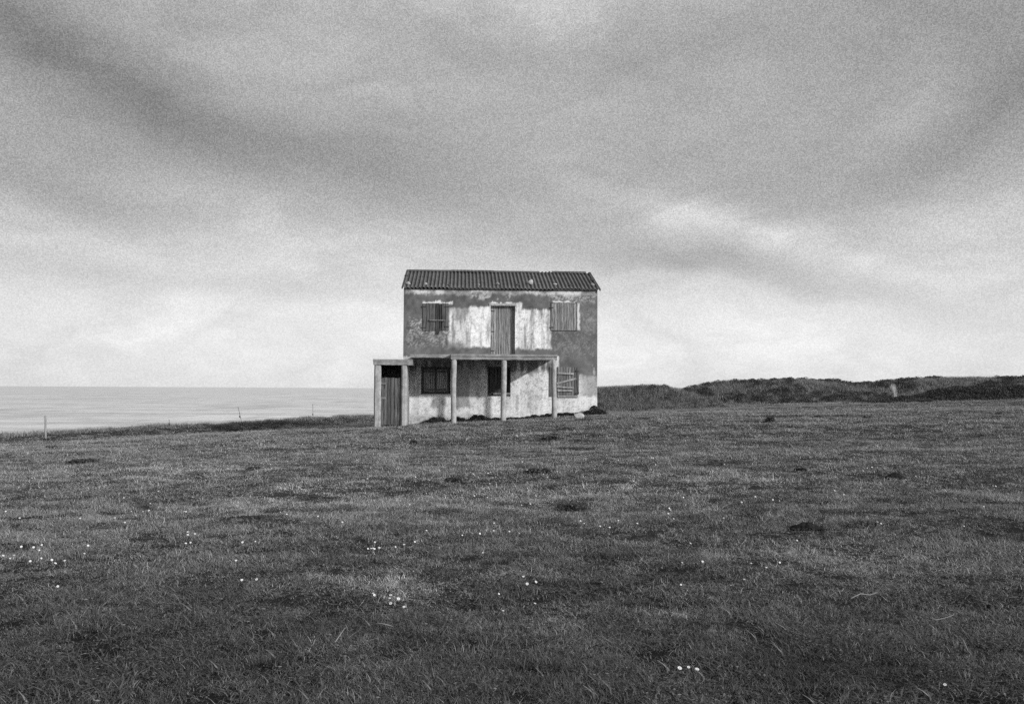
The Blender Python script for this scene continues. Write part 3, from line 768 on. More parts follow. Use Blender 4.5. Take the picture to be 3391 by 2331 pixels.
def dune(D, name):
    pts, Y0, wf, wb = D; px_, pz = prof(pts, Y0)
    def h(X, Y):
        top = np.interp(X, px_, pz, left=-3, right=-3)
        base_ = g(X, np.minimum(Y, Y0+4)) - .15
        yc = Y0 + .8*vn(X/5, 0*X, 5)*2
        s_ = np.where(Y < yc, sstep(yc-wf, yc-.3, Y), sstep(yc+wb, yc+.5, Y))
        s_ = np.clip(s_ + .25*vn(X/1.8, Y/1.4, 6)*s_*(1-s_)*4, 0, 1)
        return base_ + np.maximum(top-base_, 0)*s_ + .06*vn(X/.7, Y/.6, 7)*s_
    X = np.arange(px_[0], px_[-1], .25); Y = np.arange(Y0-wf-1.0, Y0+wb+1, .25)
    A, B = np.meshgrid(X, Y); Zz = h(A, B)
    V = np.stack([A.ravel(), B.ravel(), Zz.ravel()], 1); nr, nc = A.shape; ix = np.arange(nr*nc).reshape(nr, nc)
    Q = np.stack([ix[:-1, :-1].ravel(), ix[:-1, 1:].ravel(), ix[1:, 1:].ravel(), ix[1:, :-1].ravel()], 1)
    o = link_mesh(name, fast_mesh(name, V, Q, True), M_ground); tag(o, kind='structure')
    return h, (px_[0], px_[-1], Y0-wf, Y0+wb, Y0)
dA = dune(DA, 'dune'); dB = dune(DB, 'dune'); dC = dune(DC, 'dune')

# ------------------------------------------------------------------ vegetation prototypes
def blades(n, rad, hmin, hmax, wmin, wmax, lean, curl=1.0, seg=3, seed=0, center_bias=1.0, stem=.0):
    r = np.random.default_rng(seed); V = []; F = []
    a = r.uniform(0, 2*np.pi, n); rr = rad*r.uniform(0, 1, n)**(.5*center_bias)
    for i in range(n):
        bx, by = rr[i]*math.cos(a[i]), rr[i]*math.sin(a[i]); L = r.uniform(hmin, hmax); wd = r.uniform(wmin, wmax)
        az_ = r.uniform(0, 2*np.pi); th = abs(r.normal(0, lean)); ang = math.pi/2-min(th, 1.45); p = np.array([bx, by, -.01])
        side = np.array([-math.sin(az_), math.cos(az_), 0])*wd/2; fr_ = r.uniform(-.5, .5); side[2] = fr_*wd*.5
        b = len(V); az2 = az_
        for k in range(seg+1):
            t = k/seg; ww = 1-t**1.6*.85
            V.append(tuple(p-side*ww)); V.append(tuple(p+side*ww))
            d = np.array([math.cos(az2)*math.cos(ang), math.sin(az2)*math.cos(ang), math.sin(ang)]); p = p+d*L/seg
            ang -= r.uniform(.1, .7)*curl; az2 += r.uniform(-.3, .3)
            ang = max(ang, -.5); 
            if p[2] < .004: p[2] = .004
        for k in range(seg): F.append((b+2*k, b+2*k+1, b+2*k+3, b+2*k+2))
    return np.array(V), np.array(F)
def leaves(n, rad, h, size, seed=0, flat=.5):
    r = np.random.default_rng(seed); V = []; F = []
    for i in range(n):
        a = r.uniform(0, 2*np.pi); q = r.uniform(0, 1)**.5; zz = r.uniform(0, 1)
        rr = rad*q*math.sqrt(max(.05, 1-zz**2)); c_ = np.array([rr*math.cos(a), rr*math.sin(a), zz*h])
        d1 = r.normal(0, 1, 3); d1 /= np.linalg.norm(d1); d2 = r.normal(0, 1, 3); d2 -= d1*d2.dot(d1); d2 /= np.linalg.norm(d2)
        s_ = size*r.uniform(.5, 1.3); b = len(V)
        V += [tuple(c_-d1*s_), tuple(c_+d2*s_*.4), tuple(c_+d1*s_), tuple(c_-d2*s_*.4)]; F.append((b, b+1, b+2, b+3))
    return np.array(V), np.array(F)
def grass_fn_factory(base_, spread, pos=True):
    def fn(nt):
        (x, y, z), v = xyz(nt, 'Position')
        f = noise(nt, v, 30, 3, .7)
        oi = nt.nodes.new('ShaderNodeObjectInfo'); rnd = E(nt, oi.outputs['Random'])
        gi = nt.nodes.new('ShaderNodeNewGeometry'); isl = E(nt, gi.outputs['Random Per Island'])
        ft = field_tone(nt, v, x, y) if pos else (1.0+(noise(nt, v, .5, 4, .6)-.5)*1.2)
        dry = isl.ss(.84, .97)
        return ft*(isl*spread + base_ + dry*base_*2.4 + (rnd-.5)*base_*.6)
    return fn
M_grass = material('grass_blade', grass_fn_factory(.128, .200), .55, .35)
M_dgrass = material('dune_grass_blade', grass_fn_factory(.10, .14, False), .7, .25)
M_scrub = material('scrub_leaf', grass_fn_factory(.024, .028, False), .7, .2)
M_weed = material('weed_leaf', grass_fn_factory(.015, .025, False), .7, .2)
M_tuss = material('tussock_blade', grass_fn_factory(.030, .05, False), .65, .25)

M_pstraw = material('pale_straw', lambda nt: .20, .7, .3)
def scatter(name, pts, rot, scl, idx_, protos, mat):
    col_ = bpy.data.collections.new(name+'_kit')
    for i, (V, F) in enumerate(protos):
        me = fast_mesh('%s_%02d' % (name, i), V, F); me.materials.append(mat)
        o = bpy.data.objects.new('%s_%02d' % (name, i), me); col_.objects.link(o)
    me = bpy.data.meshes.new(name); n = len(pts); me.vertices.add(n); me.vertices.foreach_set('co', np.asarray(pts, np.float32).ravel())
    for nm, ty, d in (('rot', 'FLOAT_VECTOR', rot), ('scl', 'FLOAT_VECTOR', scl)):
        at_ = me.attributes.new(nm, ty, 'POINT'); at_.data.foreach_set('vector', np.asarray(d, np.float32).ravel())
    at_ = me.attributes.new('pick', 'INT', 'POINT'); at_.data.foreach_set('value', np.asarray(idx_, np.int32))
    o = bpy.data.objects.new(name, me); COL.objects.link(o); me.materials.append(mat)
    ng = bpy.data.node_groups.new(name+'_scatter', 'GeometryNodeTree')
    ng.interface.new_socket('Geometry', in_out='INPUT', socket_type='NodeSocketGeometry'); ng.interface.new_socket('Geometry', in_out='OUTPUT', socket_type='NodeSocketGeometry')
    N = ng.nodes; L = ng.links
    gi = N.new('NodeGroupInput'); go = N.new('NodeGroupOutput'); ip = N.new('GeometryNodeInstanceOnPoints'); ci = N.new('GeometryNodeCollectionInfo')
    ci.inputs['Collection'].default_value = col_; ci.inputs['Separate Children'].default_value = True; ci.inputs['Reset Children'].default_value = True
    def na(nm, ty):
        k = N.new('GeometryNodeInputNamedAttribute'); k.data_type = ty; k.inputs['Name'].default_value = nm; return k.outputs['Attribute']
    e2r = N.new('FunctionNodeEulerToRotation'); L.new(na('rot', 'FLOAT_VECTOR'), e2r.inputs[0])
    L.new(gi.outputs[0], ip.inputs['Points']); L.new(ci.outputs[0], ip.inputs['Instance']); ip.inputs['Pick Instance'].default_value = True
    L.new(na('pick', 'INT'), ip.inputs['Instance Index']); L.new(e2r.outputs[0], ip.inputs['Rotation']); L.new(na('scl', 'FLOAT_VECTOR'), ip.inputs['Scale'])
    L.new(ip.outputs[0], go.inputs[0])
    md = o.modifiers.new('scatter', 'NODES'); md.node_group = ng
    tag(o, kind='stuff'); return o

def join_vf(lst):
    Vs = []; Fs = []; b = 0
    for V, F in lst: Vs.append(V); Fs.append(F+b); b += len(V)
    return np.concatenate(Vs), np.concatenate(Fs)
def in_house(X, Y):
    u = (X-H0.x)*HX.x + (Y-H0.y)*HX.y; v = (X-H0.x)*HY.x + (Y-H0.y)*HY.y
    a = (u > -.05) & (u < WALL_W+.05) & (v > -.05) & (v < DEPTH+.3)
    b = (u > shed_u0+.0) & (u < shed_u1+.05) & (v > -SO+.03) & (v < .5)
    return a | b
def cells(y0, y1, sp, side=.60, extra=1.5):
    Ys = np.arange(y0, y1, sp); P = []
    for y in Ys:
        hw = y*side*.9+extra; n = int(2*hw/sp); x = np.linspace(-hw, hw, n)
        P.append(np.stack([x+rng.uniform(-.6, .6, n)*sp, np.full(n, y)+rng.uniform(-.6, .6, n)*sp], 1))
    return np.concatenate(P)
NG = 14
gp = []
for i in range(NG):
    k = i % 4
    if k == 0: gp.append(blades(90, .11, .02, .055, .002, .0036, .9, 1.0, 3, 100+i))
    elif k == 1: gp.append(blades(80, .11, .03, .085, .002, .0036, .75, .9, 3, 100+i))
    elif k == 2: gp.append(blades(100, .12, .015, .045, .0022, .004, 1.1, 1.1, 3, 100+i))
    else: gp.append(blades(70, .10, .03, .13, .0016, .003, .8, .9, 4, 100+i))
bands = [(2.8, 7, .055, 1.0, 1.0), (7, 14, .080, 1.1, 1.0), (14, 24, .135, 1.6, 1.1), (24, 40, .24, 2.6, 1.3), (40, 66, .42, 4.2, 1.1)]
PP = []; RR = []; SS = []; II = []
for (y0, y1, sp_, sx, sz) in bands:
    P = cells(y0, y1, sp_); X, Y = P[:, 0], P[:, 1]
    keep = ~in_house(X, Y) & (Y < np.interp(X, RIMX, RIMY)+1.2) & ((np.abs(Y-(55+.02*X)) > 1.9) | (X < 2) | (X > 20))
    P = P[keep]; X, Y = P[:, 0], P[:, 1]; n = len(P)
    pit = .6*vn(X/.38, Y/.30, 71)+.5*vn(X/.13, Y/.11, 72)
    kp = (pit > -.17) | (Y > 16) | (rng.uniform(0, 1, n) < .12); P = P[kp]; X, Y = P[:, 0], P[:, 1]; n = len(P)
    dens = .55*vn(X/1.4, Y/1.2, 21)+.95*vn(X/.42, Y/.4, 22)
    PP.append(np.stack([X, Y, g(X, Y)-.004], 1)); RR.append(np.stack([rng.uniform(-.15, .15, n), rng.uniform(-.15, .15, n), rng.uniform(0, 6.28, n)], 1))
    hz = sz*(.42+.2*sstep(5, 12, Y))*np.clip(.9+dens*1.25+rng.uniform(-.25, .3, n), .35, 2.3)
    SS.append(np.stack([np.full(n, sx)*rng.uniform(.85, 1.2, n), np.full(n, sx)*rng.uniform(.85, 1.2, n), hz], 1))
    pick = rng.integers(0, NG, n); low_ = dens < -.12; pick[low_] = (pick[low_]//4)*4 % 12; II.append(pick)
pts = np.concatenate(PP); print('grass tufts', len(pts))
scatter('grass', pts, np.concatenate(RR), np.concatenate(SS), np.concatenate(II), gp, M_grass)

n = 420; Y = 3.4+9*rng.uniform(0, 1, n)**1.3; X = rng.uniform(-.56, .56, n)*Y
scatter('straw_blades', np.stack([X, Y, g(X, Y)], 1), np.stack([0*X, 0*X, rng.uniform(0, 6.28, n)], 1), np.stack([0*X+1, 0*X+1, 0*X+1], 1)*rng.uniform(.6, 1.3, n)[:, None], rng.integers(0, 4, n), [blades(7, .12, .06, .15, .0018, .003, 1.0, 1.2, 5, 800+i) for i in range(4)], M_pstraw)
# small darker tufts that fleck the turf
X = []; Y = []
for y0, y1, n_ in ((3.5, 8, 520), (8, 16, 800), (16, 30, 1000), (30, 48, 700)):
    yy = rng.uniform(y0, y1, n_); xx = rng.uniform(-.56, .56, n_)*yy; X.append(xx); Y.append(yy)
X = np.concatenate(X); Y = np.concatenate(Y); k = ~in_house(X, Y) & (vn(X/3, Y/3, 51) > -.12) & (Y < np.interp(X, RIMX, RIMY)); X, Y = X[k], Y[k]; n = len(X)
sc = rng.uniform(.35, 1.5, n)**1.3; tf = [join_vf([blades(120, .13, .03, .08, .003, .006, .8, .8, 3, 700+i), leaves(110, .11, .045, .006, 720+i)]) for i in range(4)]
scatter('turf_tufts', np.stack([X, Y, g(X, Y)-.004], 1), np.stack([0*X, 0*X, 0*X], 1), np.stack([sc*rng.uniform(1, 1.9, n), sc, .55+.45*sc], 1), rng.integers(0, 4, n), tf, M_tuss)

# rim of the field: slightly longer grass along the cliff edge
dg = [blades(70, .30, .15, .42, .006, .012, .45, .5, 3, 300+i) for i in range(5)]
X = rng.uniform(-30, -2, 900); Y = np.interp(X, RIMX, RIMY)+rng.uniform(-2.0, .6, 900); k = ~in_house(X, Y); X, Y = X[k], Y[k]; n = len(X)
sc = rng.uniform(.3, .75, n)*(1+.6*vn(X/2, Y/2, 30))
scatter('rim_grass', np.stack([X, Y, g(X, Y)], 1), np.stack([0*X, 0*X, rng.uniform(0, 6.28, n)], 1), np.stack([sc*1.5, sc*1.5, sc*.8], 1), rng.integers(0, 5, n), dg, M_dgrass)
# dune cover
def dune_pts(D, n, fmin=.0):
    h, (x0, x1, y0, y1, yc) = D; X = rng.uniform(x0, x1, n); Y = y0-.3+(yc+2.5-y0)*rng.uniform(0, 1, n)
    return X, Y, h(X, Y)
PA = dune_pts(dA, 6500); PB = dune_pts(dB, 9000); PC = dune_pts(dC, 600)
X = np.concatenate([PA[0], PB[0], PC[0]]); Y = np.concatenate([PA[1], PB[1], PC[1]]); Zp = np.concatenate([PA[2], PB[2], PC[2]])
k = ~in_house(X, Y); X, Y, Zp = X[k], Y[k], Zp[k]; n = len(X); sc = rng.uniform(.5, 1.1, n)
scatter('dune_grass', np.stack([X, Y, Zp-.03], 1), np.stack([0*X, 0*X, rng.uniform(0, 6.28, n)], 1), np.stack([sc, sc, sc*.85], 1), rng.integers(0, 5, n), dg, M_dgrass)
lp = [leaves(170, .38, .34, .045, 400+i) for i in range(5)]
PA = dune_pts(dA, 260); PB = dune_pts(dB, 3600); PC = dune_pts(dC, 2600)
def thin(P, s_, th):
    q = vn(P[0]/3.2, P[1]/2.2, s_) > th; return [a[q] for a in P]
PA = thin(PA, 41, .08); PB = thin(PB, 42, .0); PC = thin(PC, 43, -.5)
X = np.concatenate([PA[0], PB[0], PC[0]]); Y = np.concatenate([PA[1], PB[1], PC[1]]); Zp = np.concatenate([PA[2], PB[2], PC[2]])
k = ~in_house(X, Y); X, Y, Zp = X[k], Y[k], Zp[k]; n = len(X); sc = rng.uniform(.5, 1.15, n)
scatter('dune_scrub', np.stack([X, Y, Zp-.05], 1), np.stack([0*X, 0*X, rng.uniform(0, 6.28, n)], 1), np.stack([sc, sc, sc], 1), rng.integers(0, 5, n), lp, M_scrub)

# ------------------------------------------------------------------ individual plants
def weed(px0, px1, py_top, py_base, v_off, lab, name='weed_clump', seed=0, mat=None):
    pm = (px0+px1)/2; u0, u1 = U(px0, v_off), U(px1, v_off); H = max(.12, (fac(pm, py_top, v_off)[1]-fac(pm, py_base, v_off)[1]))
    c_ = H0 + HX*(u0+u1)/2 - HY*v_off; z_ = float(g(c_.x, c_.y)); w_ = (u1-u0)
    r_ = np.random.default_rng(seed); parts = []; nn = max(3, int(w_/.22))
    for i in range(nn):
        t = (i+.5)/nn; hh = H*(.5+.55*math.sin(math.pi*t))*r_.uniform(.55, 1.15)
        V, F = leaves(900, w_/nn*1.1, hh, .036, seed*50+i); V = V + np.array([-w_/2+w_*t, r_.uniform(-.15, .12), -.03]); parts.append((V, F))
        V, F = blades(90, w_/nn*1.2, hh*.7, hh*1.5, .008, .016, .45, .5, 3, seed*70+i); V = V + np.array([-w_/2+w_*t, r_.uniform(-.2, .1), -.03]); parts.append((V, F))
    V, F = join_vf(parts); o = link_mesh(name, fast_mesh(name, V, F), mat or M_weed)
    # follow the slope of the ground
    o.location = (c_.x, c_.y, z_); o.rotation_euler = (0, -math.atan((float(g(c_.x+w_/2, c_.y))-float(g(c_.x-w_/2, c_.y)))/max(w_, .1)), YAW)
    return tag(o, lab, 'weeds', 'weeds growing along the foot of the house')
weed(1405, 1495, 1378, 1398, .28, 'dark weeds banked against the wall left of the first porch post', seed=1)
weed(1496, 1540, 1362, 1394, .35, 'tall dark weeds right behind the first porch post', seed=2)
weed(1545, 1625, 1365, 1392, .32, 'dark heap of weeds between the first and second porch posts', seed=3)
weed(1632, 1700, 1376, 1390, .3, 'low dark weeds behind the second porch post', seed=4)
weed(1700, 1800, 1370, 1384, .3, 'thin low weeds along the bright wall between second and third posts', seed=5)
weed(1790, 1838, 1363, 1382, .3, 'small weeds left of the third porch post', seed=6)
weed(1845, 1925, 1360, 1382, .35, 'dark weeds under the broken right window shutter', seed=7)
weed(1938, 2000, 1354, 1386, .5, 'bushy dark weeds at the right corner of the house', seed=8)
# pale stone by the weeds
p = ground_hit(1918, 1386)
c_ = p
o = link_mesh('pale_stone', rock_mesh('pale_stone', .22, .15, .15, 91), M_stone_l); o.location = (c_.x, c_.y, float(g(c_.x, c_.y))+.08)
tag(o, 'pale angular stone lying in weeds near the right corner of the house', 'stone')

def tussock(px, py, w_px, h_px, lab, seed, leafy=False, mat=None):
    p = ground_hit(px, py); s_ = p.y/FPX; w_ = w_px*s_/2; h_ = max(.05, h_px*s_)
    parts = []; r_ = np.random.default_rng(seed); k = 9
    for i in range(k):
        V, F = blades(55, w_*r_.uniform(.15, .35), h_*.35, h_*1.0, .0035*max(1, p.y/14), .006*max(1, p.y/14), .75, .8, 3, seed*10+i)
        parts.append((V+np.array([r_.uniform(-.75, .75)*w_, r_.uniform(-.25, .25)*w_, 0]), F))
        if leafy:
            V, F = leaves(110, w_*.4, h_*.75, .018*max(1, p.y/12), seed*20+i); parts.append((V+np.array([r_.uniform(-.7, .7)*w_, r_.uniform(-.25, .25)*w_, 0]), F))
    V, F = join_vf(parts); o = link_mesh('grass_tussock', fast_mesh('grass_tussock', V, F), mat or M_tuss); o.location = p
    return tag(o, lab, 'grass tussock', 'dark tussocks standing out of the short turf')
TS = [(1900, 1692, 150, 34, 'broad dark tussock in mid field below the right end of the house', 1), (1820, 1462, 70, 22, 'dark leafy tussock just in front of the right porch post', 1),
 (1370, 1470, 22, 12, 'little dark tussock in front of the lean-to door', 1), (170, 1486, 50, 10, 'dark tussock by the pale fence post at far left', 1),
 (270, 1535, 130, 20, 'wide dark tussock in the left of the field', 1), (835, 1558, 50, 14, 'ragged dark tussock left of the house in mid field', 1),
 (2548, 1397, 30, 18, 'small dark shrub-like tussock in front of the dunes', 1), (2875, 1386, 36, 16, 'grassy tussock below the far right dune', 0), (3310, 1374, 30, 14, 'small tussock near the right end of the far turf', 0),
 (1500, 1594, 54, 14, 'ragged dark tussock below the first porch post', 1), (1770, 1565, 120, 18, 'broad low tussock below the second porch post', 1), (2650, 1560, 40, 12, 'small dark tussock below the dunes gap', 1),
 (1640, 1870, 120, 40, 'upright dark tussock right of the pale dry patch', 0), (1800, 2225, 230, 80, 'big dark tussock at the bottom near the middle', 0),
 (880, 2215, 150, 70, 'coarse dark tussock at the bottom left of centre', 0), (2060, 1850, 220, 50, 'long loose tussock left of the molehill', 0), (2120, 2010, 110, 40, 'dark tussock above the pale dry patch', 0)]
for i, (px, py, w_, h_, lab, lf) in enumerate(TS): tussock(px, py, w_, h_, lab, 500+i, bool(lf))

def soil_fn(nt):
    (x, y, z), v = xyz(nt); n = noise(nt, v, 22, 5, .75); return .012 + n.ss(.4, .8)*.03, n, .02
M_soil = material('dark_soil', soil_fn, .98, .05)
def molehill(px, py, w_px, h_px, lab, seed):
    p = ground_hit(px, py); s_ = p.y/FPX; w_ = w_px*s_/2; h_ = h_px*s_; n = 30; V = []; F = []
    for j in range(n):
        for i in range(n):
            a = -1.15+2.3*i/(n-1); b = -1.15+2.3*j/(n-1); q = 1-(a*a+b*b)*(1+.7*float(vn(a*2, b*2, seed)))
            zz = h_*max(-.2, q)*(1+.6*float(vn(a*5, b*5, seed+1)))+ .25*h_*float(vn(a*14, b*14, seed+2)); V.append((a*w_, b*w_*.7, zz))
    for j in range(n-1):
        for i in range(n-1): k = j*n+i; F.append((k, k+1, k+n+1, k+n))
    o = link_mesh('molehill', np_mesh('molehill', V, F), M_soil); o.location = p+Vector((0, 0, .03))
    tag(o, lab, 'molehill', 'dark molehills in the turf')
molehill(2670, 1754, 96, 14, 'dark bare soil molehill right of mid field', 61)
molehill(2962, 1586, 62, 12, 'small dark molehill farther off toward the right', 62)
molehill(2705, 1385, 46, 6, 'lowest flat molehill near the far edge of the turf below dunes', 63)

def stalk(pp, r_, lab, lift=.02, name='dry_stalk'):
    P = [ground_hit(*q) for q in pp]; P = [p+Vector((0, 0, lift+.012*math.sin(i*2))) for i, p in enumerate(P)]
    m = MB(); m.tube(P, [r_*(1-.5*i/len(P)) for i in range(len(P))], 5)
    o = m.build(name, M_straw); tag(o, lab, 'dry stalk', 'pale dry stalks lying on the grass')
M_straw = material('straw', lambda nt: .20, .7, .3)
stalk([(2818, 2014), (2850, 2004), (2880, 1998), (2906, 1992)], .004, 'nearly straight pale stalk lying below the molehill', .07)
stalk([(3050, 2062), (3070, 2078), (3100, 2084), (3130, 2080), (3160, 2077)], .003, 'thin pale stalk bent in an arc at right', .07)
stalk([(3178, 2145), (3190, 2165), (3205, 2190), (3216, 2206)], .004, 'short pale stalk pointing down toward the right bottom corner', .07)
stalk([(1226, 2098), (1270, 2108), (1300, 2105)], .004, 'kinked pale stalk beside the dry patch left of centre', .07)
stalk([(1110, 2165), (1140, 2125), (1150, 2108)], .003, 'thin stalk rising at the bottom left of centre', .07)

# ------------------------------------------------------------------ fence posts and rods
M_pale = material('bleached_wood', stone(.24))
def rod(px0, py0, px1, py1, Yd, r_, lab, name='fence_rod', mat=None, knob=None, cat='fence rod', grp='thin fence rods along the edge of the field'):
    b = at(px0, py0, Yd); t = at(px1, py1, Yd); gz = float(g(b.x, b.y)); d = (t-b)
    root = empty(name, (b.x, b.y, gz)); k = b.z-gz
    m = MB(); st = b - d.normalized()*(max(.15, k+.15))
    pts = [st+(t-st)*(i/4) + Vector((random.uniform(-.3, .3)*r_, 0, 0)) for i in range(5)]
    m.tube([p-Vector((b.x, b.y, gz)) for p in pts], r_, 8, jit=.05); m.build('rod' if knob else 'shaft', mat or M_iron, root)
    if knob:
        q = at(knob[0], knob[1], Yd)-Vector((b.x, b.y, gz)); m = MB(); m.tube([q-Vector((0, 0, .05)), q, q+Vector((0, 0, .05))], [.02, .04, .02], 8); m.build('insulator', M_iron, root)
    tag(root, lab, cat, grp); return root
rod(152, 1452, 150, 1376, 41.5, .042, 'pale bleached wooden fence post standing at far left before the sea', 'fence_post', M_pale, None, 'fence post', None)
rod(803, 1410, 788, 1347, 51.5, .010, 'leaning thin fence rod with insulator in front of the sea', knob=(794, 1379))
rod(1036, 1396, 1036, 1337, 57.5, .010, 'upright thin fence rod with insulator nearest the lean-to', knob=(1036, 1372))
rod(561, 1413, 560, 1388, 47.5, .009, 'short thin fence rod with low insulator left of the leaning one', knob=(560, 1403))
rod(656, 1412, 656, 1402, 49.5, .009, 'very short stub of rod on the crest between two taller rods', knob=(655, 1405))
rod(2168, 1376, 2168, 1361, 52.5, .014, 'short dark stake beside the sandy track right of the house', 'stake', None, None, 'stake', None)
M_reed = material('dry_reed', lambda nt: .55, .7, .3)
# pale seed plume on the dune
q = at(2964, 1318, 66); V, F = blades(160, .16, .7, 1.15, .014, .024, .10, .12, 3, 900)
o = link_mesh('dry_reed_clump', fast_mesh('dry_reed_clump', V*np.array([.9, .9, 1.0]), F), M_reed); o.location = (q.x, q.y, q.z-.1); o.rotation_euler = (0, R(-8), 0)
tag(o, 'pale upright clump of dry reeds on the dune at right', 'reeds')

# ------------------------------------------------------------------ daisies
M_petal = material('white_petal', lambda nt: .62, .6, .2); M_eye = material('daisy_eye', lambda nt: .30, .8, .1)
def daisy_meshes():
    m = MB(); n = 14
    for i in range(n):
        a = 2*math.pi*i/n; c, s_ = math.cos(a), math.sin(a); w_ = .0022
        P = [(.003, -w_*.6, .0), (.0075, -w_, .0012), (.0118, -w_*.5, .0004), (.0118, w_*.5, .0004), (.0075, w_, .0012), (.003, w_*.6, .0)]
        m.add([(x*c-y*s_, x*s_+y*c, z) for x, y, z in P], [(0, 1, 4, 5), (1, 2, 3, 4)])
    e = MB(); k = 8
    V = [(0, 0, .004)] + [(.0038*math.cos(2*math.pi*i/k), .0038*math.sin(2*math.pi*i/k), .0015) for i in range(k)]
    e.add(V, [(0, 1+i, 1+(i+1) % k) for i in range(k)])
    s = MB(); s.tube([(0, 0, .0), (.003, 0, -.03), (0, 0, -.065)], .0009, 5)
    return m, e, s
dm, de, ds = daisy_meshes()
M_stem = material('daisy_stem', lambda nt: .06)
root0 = empty('daisy'); a0 = dm.build('petals', M_petal, root0); b0 = de.build('flower_centre', M_eye, root0); c0 = ds.build('stem', M_stem, root0)
tri = [(a0.data, 'petals'), (b0.data, 'flower_centre'), (c0.data, 'stem')]
# whole-flower mesh for those too far off to show parts
one = MB(); 
for q in (dm, de, ds): one.add(q.V, q.F)
one_o = one.build('daisy', M_petal); one_me = one_o.data; bpy.data.objects.remove(one_o)
for o in (a0, b0, c0, root0): bpy.data.objects.remove(o)
A = [(20,664),(64,680),(90,660),(135,607),(213,608),(265,597),(250,632),(263,684),(192,704),(330,692),(353,712),(411,694),(367,862),(560,603),(537,650),(510,424),(587,318),(835,382),(910,382),(948,375),(865,409),(956,331),(794,455),(732,417),(788,290),(1172,380),(1183,379),(1195,531),(1240,527),(1212,583),(1182,588),(1194,509),(1542,580),(1624,571),(1501,700),(1538,826),(1632,818),(2023,411),(2178,447),(1783,387),(1824,397),(1231,258),(1008,249),(36,377),(125,424),(204,163)]
B = [(272,580),(228,618),(248,618),(261,620),(269,624),(300,612),(403,609),(457,592),(526,575),(600,505),(828,536),(940,526),(1028,502),(1030,453),(1190,522),(1128,508),(958,642),(1580,443),(1603,456),(1705,478),(1765,480),(1821,441),(1942,455),(2145,359),(2152,370),(2138,392),(2172,428),(1216,798),(1297,838),(1240,844),(1061,909),(1291,969),(1088,1022),(260,910),(268,918),(372,918),(366,940),(421,942),(372,969),(457,997),(1512,303),(1261,332),(1205,336),(1760,272),(493,337),(1243,230),(1003,199),(225,172),(178,131),(463,165),(484,157),(530,157),(878,131),(898,139),(1008,126),(992,135),(1370,160),(1344,138),(1918,186),(1690,196),(1148,270),(825,272),(905,278),(988,290),(1297,282)]
C_ = [(43,287),(414,319),(500,285),(654,315),(613,308),(786,33),(1212,103),(1243,95),(1186,120),(1458,177),(1521,157),(1600,155),(1064,272),(1006,246),(2012,214),(2030,219),(1954,346),(1278,451),(1301,456),(1828,477),(766,563),(88,587),(35,707),(165,700),(27,852),(430,814),(19,1392),(75,1380),(130,1391),(571,742),(656,713),(474,713),(298,420),(1706,1492)]
D_ = [(x/1.921, 1500+y/1.921) for x, y in A]+[(1100+x/1.921, 1500+y/1.921) for x, y in B]+[(2241+x/1.921, 1500+y/1.921) for x, y in C_]
# cluster by closeness for the labels
cl = list(range(len(D_)))
def find(i):
    while cl[i] != i: i = cl[i]
    return i
for i in range(len(D_)):
    for j in range(i):
        th = 62 if max(D_[i][1], D_[j][1]) > 1620 else 40
        if math.hypot(D_[i][0]-D_[j][0], (D_[i][1]-D_[j][1])*1.3) < th: cl[find(i)] = find(j)
cls = {}
for i in range(len(D_)): cls.setdefault(find(i), []).append(i)
def vert_w(py): return 'at the bottom' if py > 2100 else 'in the near grass' if py > 1930 else 'in the lower field' if py > 1800 else 'in mid field' if py > 1700 else 'above mid field' if py > 1610 else 'in the far field'
HB = [(160, 'at the left edge'), (420, 'far left'), (700, 'in the left'), (1000, 'left of the house'), (1235, 'left below the lean-to'), (1400, 'below the lean-to'), (1560, 'below the first post'), (1730, 'below the middle post'), (1900, 'below the third post'), (2150, 'right of the house'), (2450, 'below the low dune'), (2700, 'below the high dune'), (3000, 'in the right'), (3400, 'toward the right edge')]
def hor_w(px): return next(n for k, n in HB if px <= k)
ORD = ['leftmost', 'second from left', 'third from left', 'fourth from left', 'fifth from left', 'sixth from left', 'seventh from left', 'eighth from left', 'ninth from left', 'tenth from left', 'eleventh from left', 'twelfth from left', 'thirteenth from left']
NUM = {2: 'pair', 3: 'trio', 4: 'four', 5: 'five', 6: 'six', 7: 'seven', 8: 'eight', 9: 'nine', 10: 'ten', 11: 'eleven', 12: 'twelve', 13: 'thirteen'}
lab = {}; used = {}
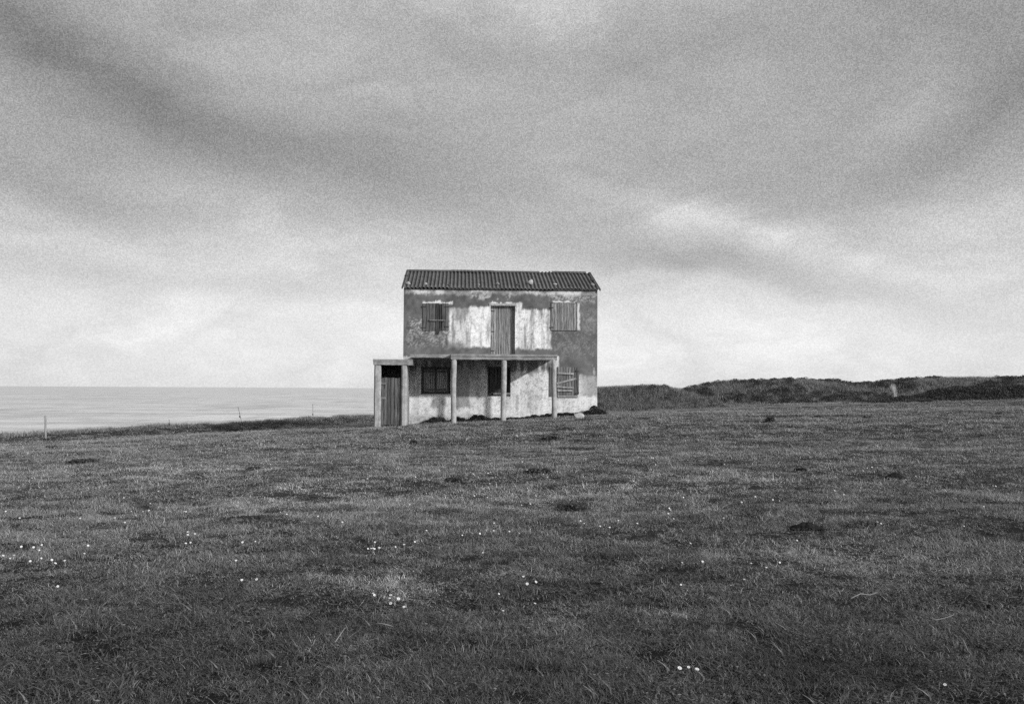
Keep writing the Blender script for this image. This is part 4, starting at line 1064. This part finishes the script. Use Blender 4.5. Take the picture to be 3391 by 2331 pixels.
for r_, mem in cls.items():
    cx = sum(D_[i][0] for i in mem)/len(mem); cy = sum(D_[i][1] for i in mem)/len(mem); mem.sort(key=lambda i: D_[i][0])
    loc = '%s %s' % (hor_w(cx), vert_w(cy))
    for k, i in enumerate(mem):
        lab[i] = ('lone white daisy %s' % loc) if len(mem) == 1 else '%s white daisy of the %s %s' % (ORD[min(k, 12)], NUM.get(len(mem), 'cluster'), loc)
# break ties by height in the picture
inv = {}
for i, l in lab.items(): inv.setdefault(l, []).append(i)
for l, mem in inv.items():
    if len(mem) > 1:
        mem.sort(key=lambda i: -D_[i][1])
        wd = ['nearest', 'second nearest', 'third nearest', 'fourth nearest', 'fifth nearest', 'sixth nearest', 'seventh nearest']
        for k, i in enumerate(mem): lab[i] = l.replace('white daisy', '%s daisy' % ('farther' if len(mem) == 2 and k == 1 else 'nearer' if len(mem) == 2 else wd[k]))
GD = 'daisies scattered over the turf'
def put_daisy(px, py, label, parts):
    p = ground_hit(px, py, .05); s_ = random.uniform(.65, 1.05)*(1.0 if p.y < 20 else random.uniform(.55, 1.0))
    rot = (R(random.uniform(15, 50)), R(random.uniform(-5, 30)), R(random.uniform(-20, 20)))
    z_ = p.z+.062+.012*random.random()
    if parts:
        root = bpy.data.objects.new('daisy', None); COL.objects.link(root); root.empty_display_size = .02
        for me, nm in tri:
            o = bpy.data.objects.new(nm, me); COL.objects.link(o); o.parent = root
    else:
        root = bpy.data.objects.new('daisy', one_me); COL.objects.link(root)
    root.location = (p.x, p.y, z_); root.scale = (s_,)*3; root.rotation_euler = rot
    tag(root, label, 'daisy', GD)
for i, (px, py) in enumerate(D_): put_daisy(px, py, lab[i], py > 1900)
rd = random.Random(5)
for k in range(100):
    if k < 60: px, py = rd.uniform(2450, 3370), rd.uniform(1388, 1430)
    elif k < 80: px, py = rd.uniform(1350, 2400), rd.uniform(1425, 1560)
    else: px, py = rd.uniform(60, 1350), rd.uniform(1455, 1560)
    put_daisy(px, py, 'tiny white daisy far off on the turf, hardly more than a speck', False)
print('objects', len(bpy.data.objects))
